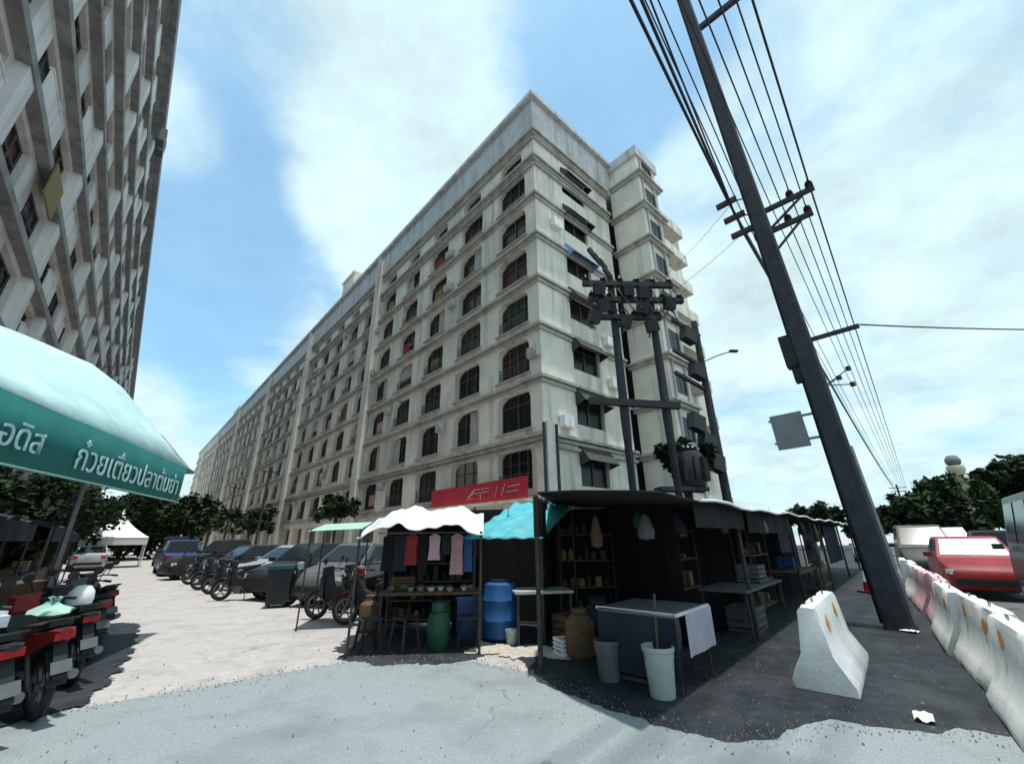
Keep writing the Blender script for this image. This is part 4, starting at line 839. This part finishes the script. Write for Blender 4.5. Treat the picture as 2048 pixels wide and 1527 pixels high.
# twin poles with a stack of crossarms behind the market roof
tp = thing('twin_pole_stand', 'pair of dark poles carrying stacked crossarms and a transformer before the block', 'utility pole', (3.45, 12.2, 0), R(8))
for x in (0, 1.38):
    a = MB(); a.tube([(x, 0, 0), (x, 0, 5), (x + .01, 0, 10.1)], [.155, .14, .11], 10); a.build('pole', M['pole'], tp)
for z, x0, x1, t_ in ((9.75, -1.05, 2.2, .14), (9.15, -.9, 2.5, .14), (8.45, -.7, 1.6, .12), (5.45, -1.15, 1.75, .16)):
    a = MB(); a.box(((x0 + x1) / 2, -.16, z), (x1 - x0, .16, t_ * 1.3), ry=R(-3 if z > 6 else 1.5)); ca = a.build('crossarm', M['cardark'], tp)
    if z > 6:
        for i in range(6): x = x0 + .12 + i * (x1 - x0 - .24) / 5; insulator(ca, x, -.16, z + .05 - (x - (x0 + x1) / 2) * -0.05, 1.7)
for x, z in ((-.55, 9.35), (.45, 9.4), (.9, 8.75), (-.45, 8.75), (1.0, 9.35), (.25, 8.2), (1.15, 8.1), (-.8, 8.3), (1.9, 9.0)):
    a = MB(); a.box((x, -.3, z), (.36, .24, .40), rx=R(12), ry=R(rr.uniform(-18, 18))); a.tube([(x - .1, -.3, z - .2), (x - .18, -.36, z - .45)], .03, 6); a.build('fuse_switch', M['cardark'], tp)
for x, z in ((-.6, 11.0), (-.25, 10.55), (-.42, 10.75), (-.1, 10.2)): a = MB(); a.box((x, -.1, z), (.13, .12, .42), ry=R(-32)); a.build('lightning_arrester', M['cardark'], tp)
a = MB(); a.tube([(-.7, -.1, 11.2), (.05, -.1, 9.9)], .025, 6); a.build('arrester_bar', M['cardark'], tp)
tf = MB(); tf.lathe([(0, 0), (.34, 0), (.36, .05), (.36, .95), (.3, 1.05), (0, 1.08)], 16, (2.05, .25, 3.0)); tf = tf.build('transformer_tank', M['pole'], tp, True)
for i in range(10): q = i * .63; a = MB(); a.box((2.05 + .42 * math.cos(q), .25 + .42 * math.sin(q), 3.5), (.14, .02, .7), rz=q); a.build('cooling_fin', M['pole'], tf)
for x in (1.9, 2.05, 2.2): insulator(tf, x, .25, 4.05, 1.3)
a = MB(); a.box((1.6, .2, 2.92), (1.5, .5, .12)); a.build('platform', M['pole'], tp)
for i in range(7): a = MB(); a.tube([(-.9 + i * .45, -.2, 9.7), (-.4 + i * .4, -.45, 9.0 - .12 * i), (.1 + i * .3, -.3, 8.5)], .018, 5); a.build('jumper_wire', M['cable'], tp)
# third pole at the end of the block, with bracketed lamp
p3 = thing('roadside_pole', 'dark pole at the right end of the block with a lamp arm and sagging crossarms', 'utility pole', (7.0, 14.0, 0), R(30))
a = MB(); a.tube([(0, 0, 0), (0, 0, 9.3)], [.16, .11], 9); a.build('pole', M['pole'], p3)
for z, x0, x1, rx_ in ((8.9, -1.3, .2, 12), (7.6, -1.5, .15, 14), (6.7, -1.6, .15, 14)):
    a = MB(); a.box(((x0 + x1) / 2, 0, z), (x1 - x0, .1, .12), ry=R(rx_)); a.build('crossarm', M['cardark'], p3)
for x, z in ((-.5, 8.6), (-.35, 7.2), (-.9, 5.2), (-.5, 4.6), (-.25, 3.9)): a = MB(); a.box((x, 0, z), (.6, .3, .55), ry=R(14)); a.build('cable_coil_box', M['cardark'], p3)
a = MB(); a.tube([(0, 0, 7.6), (.6, -.3, 7.9), (1.15, -.55, 8.1)], .022, 6); a.box((1.2, -.58, 8.1), (.3, .12, .08), rz=R(-25)); a.build('lamp_arm', M['cardark'], p3)
dp = thing('slim_pole', 'slim dark pole in front of the left stretch of the block', 'utility pole', on_front(33, 5.0)); a = MB(); a.tube([(0, 0, 0), (0, 0, 8.6)], [.13, .10], 8); a.build('pole', M['pole'], dp); a = MB(); a.box((0, 0, 8.1), (1.3, .1, .1), rz=R(42)); a.build('crossarm', M['pole'], dp)
dp = thing('slim_pole', 'slim dark pole farther down the left street', 'utility pole', on_front(50, 5.0)); a = MB(); a.tube([(0, 0, 0), (0, 0, 8.6)], [.13, .10], 8); a.build('pole', M['pole'], dp); a = MB(); a.box((0, 0, 8.1), (1.3, .1, .1), rz=R(42)); a.build('crossarm', M['pole'], dp)
bp = thing('ornamental_post', 'pale beige post with a rounded top rising above the right hand trees', 'post', (36.0, 34.0, 0))
a = MB(); a.lathe([(.5, 0), (.45, 5.2), (.42, 5.4), (.62, 5.6), (.62, 5.9), (.45, 6.1), (.6, 6.5), (.55, 6.8)], 12); a.build('shaft', M['beige'], bp, True); a = MB(); a.lathe([(.3, 6.8), (.48, 7.0), (.5, 7.3), (.3, 7.6), (0, 7.7)], 12); a.build('cap', M['awngrey'], bp, True)

# ------------------------------------------------------------------ motorbikes
def wheel_meshes(r=.285, t=.042):
    rot = Matrix.Rotation(R(90), 3, 'X'); a = MB(); prof = [(r - 2 * t + t * (1 - math.cos(q)), t * math.sin(q)) for q in [i * 2 * math.pi / 8 for i in range(9)]]
    a.lathe(prof, 22, (0, 0, 0), rot); ty = a.mesh('tyre', M['black'], True)
    a = MB(); rr_ = r - 2 * t; a.lathe([(rr_ + .006, -.025), (rr_ - .025, -.02), (rr_ - .025, .02), (rr_ + .006, .025)], 22, (0, 0, 0), rot)
    a.lathe([(0, -.045), (.045, -.045), (.045, .045), (0, .045)], 10, (0, 0, 0), rot)
    for i in range(6): q = i * math.pi / 3; a.bar((.03 * math.cos(q), 0, .03 * math.sin(q)), (rr_ * .97 * math.cos(q), 0, rr_ * .97 * math.sin(q)), .022, .018)
    return ty, a.mesh('rim', M['engine'])
TY, RM = wheel_meshes()
def make_bike():
    t = thing('motorbike', 'x', 'motorbike', (0, 0, 0))
    for x in (.61, -.59):
        wv = link('tyre', TY, t, (x, 0, .285)); link('rim', RM, wv)
    a = MB()
    for s_ in (-1, 1):
        a = MB(); a.tube([(.61, s_ * .075, .285), (.42, s_ * .075, .80), (.37, s_ * .03, .93)], .02, 7); a.build('fork', M['engine'], t)
        a = MB(); a.tube([(-.59, s_ * .085, .30), (-.42, s_ * .10, .62)], .022, 7); a.build('shock_absorber', M['engine'], t)
        a = MB(); a.bar((-.59, s_ * .07, .285), (-.12, s_ * .07, .33), .035); a.build('swingarm', M['engine'], t)

    a = MB(); rings = []       # leg shield and down tube body
    for x, z0, z1, w_ in ((.46, .50, .96, .10), (.40, .42, .98, .17), (.33, .38, .90, .19), (.24, .36, .66, .12), (.05, .36, .56, .09), (-.15, .38, .66, .11), (-.30, .45, .74, .13), (-.55, .58, .78, .12), (-.80, .70, .82, .08), (-.88, .76, .81, .04)):
        rings.append([(x, -w_ * .6, z0), (x, w_ * .6, z0), (x, w_, (z0 + z1) / 2), (x, w_ * .75, z1), (x, -w_ * .75, z1), (x, -w_, (z0 + z1) / 2)])
    a.loft(rings); a.build('body_shell', M['cardark'], t, True)
    for s_ in (-1, 1):
        a = MB(); rings = []
        for x, z0, z1, w_ in ((-.12, .50, .62, .125), (-.34, .53, .70, .15), (-.60, .62, .775, .135), (-.84, .73, .81, .09), (-.93, .77, .81, .05)): rings.append([(x, s_ * (w_ - .05), z0), (x, s_ * w_, z0 + .02), (x, s_ * (w_ + .005), z1), (x, s_ * (w_ - .05), z1 + .01)])
        a.loft(rings); a.build('side_panel', M['red'], t, True)
        a = MB(); rings = []
        for x, z0, z1, w_ in ((.49, .62, .88, .13), (.44, .50, .92, .185), (.36, .40, .86, .205)): rings.append([(x, s_ * (w_ - .08), z0), (x, s_ * w_, z0 + .05), (x, s_ * w_, z1 - .05), (x, s_ * (w_ - .08), z1)])
        a.loft(rings); a.build('leg_shield', M['cardark'], t, True)
    a = MB(); rings = []
    for x, z, w_, h in ((.02, .735, .06, .03), (-.12, .775, .11, .07), (-.35, .80, .13, .08), (-.60, .83, .12, .08), (-.78, .86, .09, .05)): rings.append([(x, -w_, z - h / 2), (x, w_, z - h / 2), (x, w_ * .95, z + h * .3), (x, w_ * .5, z + h / 2), (x, -w_ * .5, z + h / 2), (x, -w_ * .95, z + h * .3)])
    a.loft(rings); a.build('seat', M['seat'], t, True)
    a = MB()
    for i in range(9):
        q = R(15 + i * 15); q2 = R(30 + i * 15)
        a.quad((.61 + .33 * math.cos(q), -.06, .285 + .33 * math.sin(q)), (.61 + .33 * math.cos(q), .06, .285 + .33 * math.sin(q)), (.61 + .33 * math.cos(q2), .06, .285 + .33 * math.sin(q2)), (.61 + .33 * math.cos(q2), -.06, .285 + .33 * math.sin(q2)))
    o = a.build('front_fender', M['red'], t, True); o.modifiers.new('thickness', 'SOLIDIFY').thickness = .012
    a = MB()
    for i in range(8):
        q = R(60 + i * 14); q2 = R(74 + i * 14)
        a.quad((-.59 + .36 * math.cos(q), -.07, .285 + .36 * math.sin(q)), (-.59 + .36 * math.cos(q), .07, .285 + .36 * math.sin(q)), (-.59 + .36 * math.cos(q2), .07, .285 + .36 * math.sin(q2)), (-.59 + .36 * math.cos(q2), -.07, .285 + .36 * math.sin(q2)))
    a.bar((-.84, 0, .70), (-1.0, 0, .40), .10, .02); o = a.build('rear_fender', M['black'], t); o.modifiers.new('thickness', 'SOLIDIFY').thickness = .012
    a = MB(); a.box((-.985, 0, .50), (.012, .15, .11), ry=R(28)); a.build('number_plate', M['greyp'], t)
    a = MB(); a.box((-.90, 0, .755), (.05, .15, .06)); a.build('tail_light', M['tail'], t)
    a = MB(); a.tube([(.25, -.34, .98), (.34, -.2, 1.0), (.37, 0, .97), (.34, .2, 1.0), (.25, .34, .98)], .014, 7)
    for s_ in (-1, 1): a.tube([(.27, s_ * .31, .985), (.20, s_ * .38, .965)], .02, 7)
    hb = a.build('handlebar', M['black'], t)
    for s_ in (-1, 1): a = MB(); a.tube([(.31, s_ * .25, 1.0), (.28, s_ * .32, 1.18)], .008, 5); a.lathe([(0, -.012), (.055, -.01), (.055, .01), (0, .012)], 10, (.27, s_ * .34, 1.21), Matrix.Rotation(R(90), 3, 'Y')); a.build('mirror', M['black'], hb)
    a = MB(); rings = []
    for x, w_, z0, z1 in ((.50, .05, .93, 1.0), (.47, .10, .88, 1.05), (.38, .13, .86, 1.07), (.30, .09, .90, 1.05)): rings.append([(x, -w_, z0), (x, w_, z0), (x, w_, z1), (x, -w_, z1)])
    a.loft(rings); cw = a.build('headlight_cowl', M['red'], t, True); a = MB(); a.lathe([(.07, 0), (.05, .025), (0, .035)], 12, (.49, 0, .965), Matrix.Rotation(R(90), 3, 'Y')); a.build('headlight', M['lamp'], cw, True)
    a = MB(); a.box((.08, 0, .30), (.34, .22, .20)); a.lathe([(.06, -.15), (.07, -.13), (.07, .13), (.06, .15)], 10, (0, 0, .30), Matrix.Rotation(R(90), 3, 'X')); a.tube([(.20, 0, .33), (.34, 0, .36)], .07, 8); a.build('engine', M['engine'], t)
    a = MB(); a.tube([(.25, -.10, .28), (.2, -.14, .18), (-.2, -.16, .22)], .018, 7); a.tube([(-.2, -.16, .22), (-.75, -.18, .36)], [.035, .045], 9); a.build('exhaust', M['engine'], t, True)
    a = MB(); a.bar((.02, -.26, .22), (.02, .26, .22), .03); a.tube([(-.05, .12, .22), (-.12, .30, .01)], .012, 5); a.build('footrest_and_stand', M['black'], t)
    a = MB(); a.tube([(-.62, .1, .84), (-.85, .1, .90), (-.92, 0, .91), (-.85, -.1, .90), (-.62, -.1, .84)], .012, 6); a.build('grab_rail', M['black'], t)
    a = MB(); rings = []
    for y, s_ in ((-.09, .8), (0, 1), (.09, .8)): rings.append([(.62 + .0 * s_, y, .80), (.80 * s_, y, .80), (.80 * s_, y, .94), (.62, y, .97)])
    return t
proto = make_bike()
bk = 'motorbikes parked along the street'
def bike(label, x, y, deg, m, first=False, lean=5):
    o = proto if first else copy_tree(proto); o['label'] = label; o['group'] = bk; o.location = (x, y, 0.0); o.rotation_euler = (R(-lean), 0, R(deg)); recolour(o, M['red'], m); return o
bike_specs = [('red motorbike parked nearest, its tail towards the street', -5.2, 5.15, 152, M['red']), ('dark motorbike with white helmet half hidden behind the red one', -5.85, 6.15, 150, M['cardark']), ('second dark motorbike far under the awning', -7.9, 8.7, 150, M['cardark']), ('dark motorbike squeezed at the left picture edge', -5.0, 4.35, 160, M['cardark']), ('grey motorbike behind the helmeted one under the awning', -6.8, 7.35, 150, M['greyp']),
              ('black motorbike with its wheel turned to the street, left of the white stall', -3.75, 10.15, 172, M['cardark']), ('dark grey motorbike tucked behind the black one', -3.6, 11.0, 168, M['cardark']), ('silver fronted motorbike right of the dark bin', -5.4, 12.2, 176, M['silver']), ('dark red motorbike left of the white stall', -2.85, 9.55, 178, M['red']),
              ('black motorbike left of the dark bin', -8.0, 13.6, -165, M['cardark']), ('dark motorbike in front of the silver car', -9.4, 15.2, -165, M['cardark']), ('dark blue motorbike in front of the silver car bonnet', -10.7, 16.5, -165, M['carblue']), ('black motorbike between the silver and blue cars', -12.6, 18.6, -165, M['cardark']), ('farthest dark motorbike near the blue car', -15.0, 21.0, -165, M['cardark'])]
others = [bike(*s) for s in bike_specs[1:]]
bike(*bike_specs[0], first=True)
hl = MB(); hl.lathe([(.13, 0), (.14, .06), (.125, .15), (.08, .21), (0, .23)], 14); hl.lathe([(.13, 0), (.12, .0), (.115, .05)], 14)
HM = hl.mesh('helmet', M['white'], True)
for (x, y, z, lb) in ((-3.45, 10.1, .86, 'white helmet on the black motorbike seat left of the stall'), (-5.7, 6.05, .86, 'white helmet on the dark motorbike behind the red one')): tag(link('helmet', HM, None, (x, y, z)), lb, 'helmet')
# white plastic bag on the red bike's seat, folded sheet on the left bike
a = MB(); r = random.Random(2); a.lathe([(.02, 0), (.10, .0), (.16, .03), (.15, .07), (.11, .11), (.06, .13), (.02, .15), (.05, .19)], 14); a.v = [(x * 1.25 + r.uniform(-.03, .03), y * .8 + r.uniform(-.03, .03), z + r.uniform(-.012, .012)) for x, y, z in a.v]
tag(a.build('plastic_bag', M['palegreen'], None, True, (-5.1, 5.12, .855)), 'pale greenish plastic bag on the seat of the red motorbike', 'bag')
a = MB(); a.box((0, 0, .05), (.62, .4, .1)); a.box((.02, 0, .11), (.5, .34, .05), rz=.1); tag(a.build('folded_sheet', M['sheet'], None, False, (-5.35, 4.6, .84), R(150)), 'folded white sheet on the bike at the left edge', 'sheet')
bn = thing('rubbish_bin', 'tall dark rubbish bin standing at the street side of the parked cars', 'bin', (-6.2, 12.1, 0), R(20)); a = MB(); rings = [[(sx * r, sy * r, z) for sx, sy in ((-1, -1), (1, -1), (1, 1), (-1, 1))] for r, z in ((.24, .08), (.30, .92))]; a.loft(rings); a.build('body', M['cardark'], bn); a = MB(); a.box((0, 0, .96), (.64, .64, .08)); a.build('lid', M['carteal'], bn)
for sx in (-1, 1): a = MB(); a.lathe([(0, -.03), (.08, -.03), (.08, .03), (0, .03)], 10, (sx * .22, .2, .08), Matrix.Rotation(R(90), 3, 'Y')); a.build('wheel', M['black'], bn)

# ------------------------------------------------------------------ cars
def car_wheel():
    rot = Matrix.Rotation(R(90), 3, 'X'); a = MB(); a.lathe([(.20, -.10), (.30, -.10), (.325, -.07), (.325, .07), (.30, .10), (.20, .10)], 20, (0, 0, 0), rot); ty = a.mesh('car_tyre', M['black'], True)
    a = MB(); a.lathe([(0, -.105), (.06, -.108), (.07, -.09), (.17, -.085), (.205, -.102), (.205, .102), (.17, .085), (.07, .09), (.06, .108), (0, .105)], 18, (0, 0, 0), rot); return ty, a.mesh('car_rim', M['silver'])
CT, CRM = car_wheel()
def make_car(label, loc, rz, paint, kind='sedan', group=None, name='parked_car', cat='car'):
    S = dict(sedan=dict(L=4.3, hood=.93, cab=[(1.05, .95), (.35, 1.42), (-.85, 1.43), (-1.65, 1.0)], tail=1.0), hatch=dict(L=3.8, hood=.98, cab=[(1.0, 1.0), (.35, 1.5), (-1.35, 1.5), (-1.75, 1.02)], tail=1.02),
             van=dict(L=4.7, hood=1.15, cab=[(1.75, 1.15), (.95, 1.92), (-2.2, 1.95), (-2.3, 1.15)], tail=1.15), pickup=dict(L=4.9, hood=1.08, cab=[(1.0, 1.08), (.4, 1.68), (-.75, 1.7), (-1.0, 1.08)], tail=1.08), bus=dict(L=5.6, hood=1.25, cab=[(2.62, 1.25), (2.3, 2.35), (-2.7, 2.38), (-2.76, 1.25)], tail=1.25))[kind]
    Lh = S['L'] / 2; hd = S['hood']; c0, c1, c2, c3 = S['cab']; t = thing(name, label, cat, loc, rz, group); hw = .84
    a = MB(); rings = []
    st = [(Lh, .35, .62, .62), (Lh - .08, .24, .74, .74), (Lh - .45, .20, hd - .08, .82), (c0[0], .20, hd, hw), (0, .20, hd, hw), (c3[0], .20, S['tail'], hw), (-Lh + .2, .22, S['tail'] - .04, .80), (-Lh + .03, .28, S['tail'] - .10, .74), (-Lh, .36, S['tail'] - .22, .68)]
    for x, z0, z1, w_ in st:
        zb = z0 + (z1 - z0) * .55
        rings.append([(x, -w_ * .93, z0), (x, w_ * .93, z0), (x, w_, z0 + .12), (x, w_, zb), (x, w_ * .94, z1 - .03), (x, w_ * .82, z1), (x, -w_ * .82, z1), (x, -w_ * .94, z1 - .03), (x, -w_, zb), (x, -w_, z0 + .12)])
    a.loft(rings); body = a.build('body', paint, t, True)
    cb, ct_ = hw * .93, hw * .74
    a = MB(); a.loft([[(c0[0], -cb, c0[1] - .02), (c0[0], cb, c0[1] - .02), (c3[0], cb, c3[1] - .02), (c3[0], -cb, c3[1] - .02)], [(c1[0], -ct_, c1[1]), (c1[0], ct_, c1[1]), (c2[0], ct_, c2[1]), (c2[0], -ct_, c2[1])], [(c1[0] - .1, -ct_ * .9, c1[1] + .03), (c1[0] - .1, ct_ * .9, c1[1] + .03), (c2[0] + .1, ct_ * .9, c2[1] + .03), (c2[0] + .1, -ct_ * .9, c2[1] + .03)]]); a.build('cabin', paint, t)
    def pt(s_, q, side):      # s along the cabin, q up: point on the cabin's side
        lo = Vector((c0[0] + (c3[0] - c0[0]) * s_, side * cb, c0[1] + (c3[1] - c0[1]) * s_ - .02)); hi = Vector((c1[0] + (c2[0] - c1[0]) * s_, side * ct_, c1[1] + (c2[1] - c1[1]) * s_)); return lo.lerp(hi, q) + Vector((0, side * .006, .002))
    cuts = {'van': (.05, .30, .34, .64, .68, .96), 'bus': (.03, .18, .21, .38, .41, .58, .61, .78, .81, .97), 'pickup': (.10, .48, .54, .9)}.get(kind, (.09, .47, .52, .90))
    for side in (-1, 1):
        for i in range(0, len(cuts), 2):
            a = MB(); a.quad(pt(cuts[i], .14, side), pt(cuts[i + 1], .14, side), pt(cuts[i + 1], .88, side), pt(cuts[i], .88, side)); o = a.build('side_window', M['carglass'], t); o.modifiers.new('thickness', 'SOLIDIFY').thickness = .008
    def fr(xa, za, xb, zb_, nm, off):
        lo, hi = Vector((xa, 0, za - .02)), Vector((xb, 0, zb_)); p0, p1 = lo.lerp(hi, .12), lo.lerp(hi, .9); wb, wt = (cb + (ct_ - cb) * .12) * .9, (cb + (ct_ - cb) * .9) * .9
        d = (hi - lo).normalized(); nn = Vector((d.z, 0, -d.x)) * off * .007; a = MB(); a.quad(p0 + nn + Vector((0, -wb, 0)), p0 + nn + Vector((0, wb, 0)), p1 + nn + Vector((0, wt, 0)), p1 + nn + Vector((0, -wt, 0))); o = a.build(nm, M['carglass'], t); o.modifiers.new('thickness', 'SOLIDIFY').thickness = .008
    fr(c0[0], c0[1], c1[0], c1[1], 'windscreen', 1); fr(c3[0], c3[1], c2[0], c2[1], 'rear_window', -1)
    for sx in (Lh - .78, -Lh + .85):
        for sy in (-1, 1):
            a = MB(); a.lathe([(.36, -.02), (.36, .0), (0, .0)], 18, (sx, sy * .842, .325), Matrix.Rotation(R(90 if sy < 0 else -90), 3, 'X')); a.build('wheel_arch', M['black'], t)
            wv = link('tyre', CT, t, (sx, sy * .775, .325)); link('rim', CRM, wv)
    for sy in (-1, 1):
        a = MB(); a.box((Lh - .16, sy * .60, .66), (.2, .26, .13), rz=-sy * .35); a.build('headlight', M['lamp'], t); a = MB(); a.box((-Lh + .03, sy * .62, S['tail'] - .2), (.1, .2, .18)); a.build('tail_light', M['tail'], t)
        a = MB(); a.box((c0[0] - .12, sy * .95, c0[1] + .06), (.12, .18, .12)); a.build('mirror', paint, t)
    a = MB(); a.box((Lh - .02, 0, .42), (.12, 1.3, .14)); a.build('front_bumper', M['black'], t); a = MB(); a.box((-Lh + .01, 0, .42), (.12, 1.3, .16)); a.build('rear_bumper', M['black'], t)
    a = MB(); a.box((-Lh - .01, 0, .72), (.03, .42, .13)); a.build('number_plate', M['bucket'], t)
    return t
pc = 'cars parked along the left street'
UA = math.degrees(math.atan2(U.y, U.x))
make_car('silver car with its front to the street behind the motorbikes', (-8.6, 17.6, 0), R(-120), M['silver'], 'sedan', pc)
make_car('dark car right of the silver car, behind the dark bin', (-6.6, 14.9, 0), R(-115), M['cardark'], 'hatch', pc)
make_car('grey car behind the black motorbike beside the white stall', (-4.6, 13.6, 0), R(-110), M['greyp'], 'hatch', pc)
make_car('dark car left of the silver car', (-11.8, 20.2, 0), R(-125), M['cardark'], 'sedan', pc)
make_car('dark pickup beyond the silver car', (-14.6, 22.6, 0), R(-125), M['cardark'], 'pickup', pc)
make_car('deep blue pickup parked beside the far street', (-18.6, 24.8, 0), R(UA), M['carblue'], 'pickup', pc)
make_car('dark van at the far end of the parked row', (-25, 32.5, 0), R(UA), M['cardark'], 'van', pc)
make_car('small silver car under the trees below the white tent', (-27.5, 29.0, 0), R(UA), M['silver'], 'sedan', pc)
rcg = 'vehicles on the right road'; RA = 90 - 39
rcar = make_car('red hatchback facing the viewer just beyond the white barriers', (13.3, 13.1, 0.012), R(RA + 180), M['red'], 'hatch', rcg, 'car')
for o in rcar.children:
    if o.name.startswith('windscreen'): set_mat(o, M['skyglass']); o['label'] = 'pale windscreen mirroring the sky'
make_car('charcoal car farther up the road, left of the red hatchback', (16.5, 18.0, 0.012), R(RA + 180), M['cardark'], 'van', rcg, 'car')
make_car('dark teal minibus at the right picture edge', (10.5, 7.9, 0.012), R(RA), M['carteal'], 'bus', rcg, 'minibus', 'minibus')
make_car('dark pickup in the farther lane behind the red hatchback', (20.5, 19.0, 0.012), R(RA), M['cardark'], 'pickup', rcg, 'pickup', 'pickup')
make_car('dark blue van following far up the right road', (24.0, 24.5, 0.012), R(RA + 180), M['carblue'], 'van', rcg, 'van', 'van')
make_car('grey car far up the road behind the charcoal one', (23.5, 29.5, 0.012), R(RA), M['silver'], 'sedan', rcg, 'car')

# ------------------------------------------------------------------ litter and small things
for i, (x, y, s_, lb) in enumerate(((6.9, 8.3, .16, 'scrap of white paper at the foot of the utility pole'), (5.9, 8.6, .13, 'pale scrap of paper left of the pole foot'), (7.3, 8.9, .14, 'white scrap of paper between pole and barriers'), (3.75, 4.65, .14, 'crumpled white paper below the single barrier'), (-3.42, 3.27, .13, 'crumpled white paper at the bottom left corner'))):
    a = MB(); r = random.Random(i); n = 5; vv = [(s_ * (ii / n - .5) * 1.5 + r.uniform(-.01, .01), s_ * (jj / n - .5), .022 + r.uniform(0, .04)) for jj in range(n + 1) for ii in range(n + 1)]
    a.add(vv, [(jj * (n + 1) + ii, jj * (n + 1) + ii + 1, (jj + 1) * (n + 1) + ii + 1, (jj + 1) * (n + 1) + ii) for jj in range(n) for ii in range(n)]); o = a.build('paper_scrap', M['paper'], None, False, (x, y, 0), r.uniform(0, 3)); o.modifiers.new('thickness', 'SOLIDIFY').thickness = .004; tag(o, lb, 'paper', 'paper scraps on the ground')
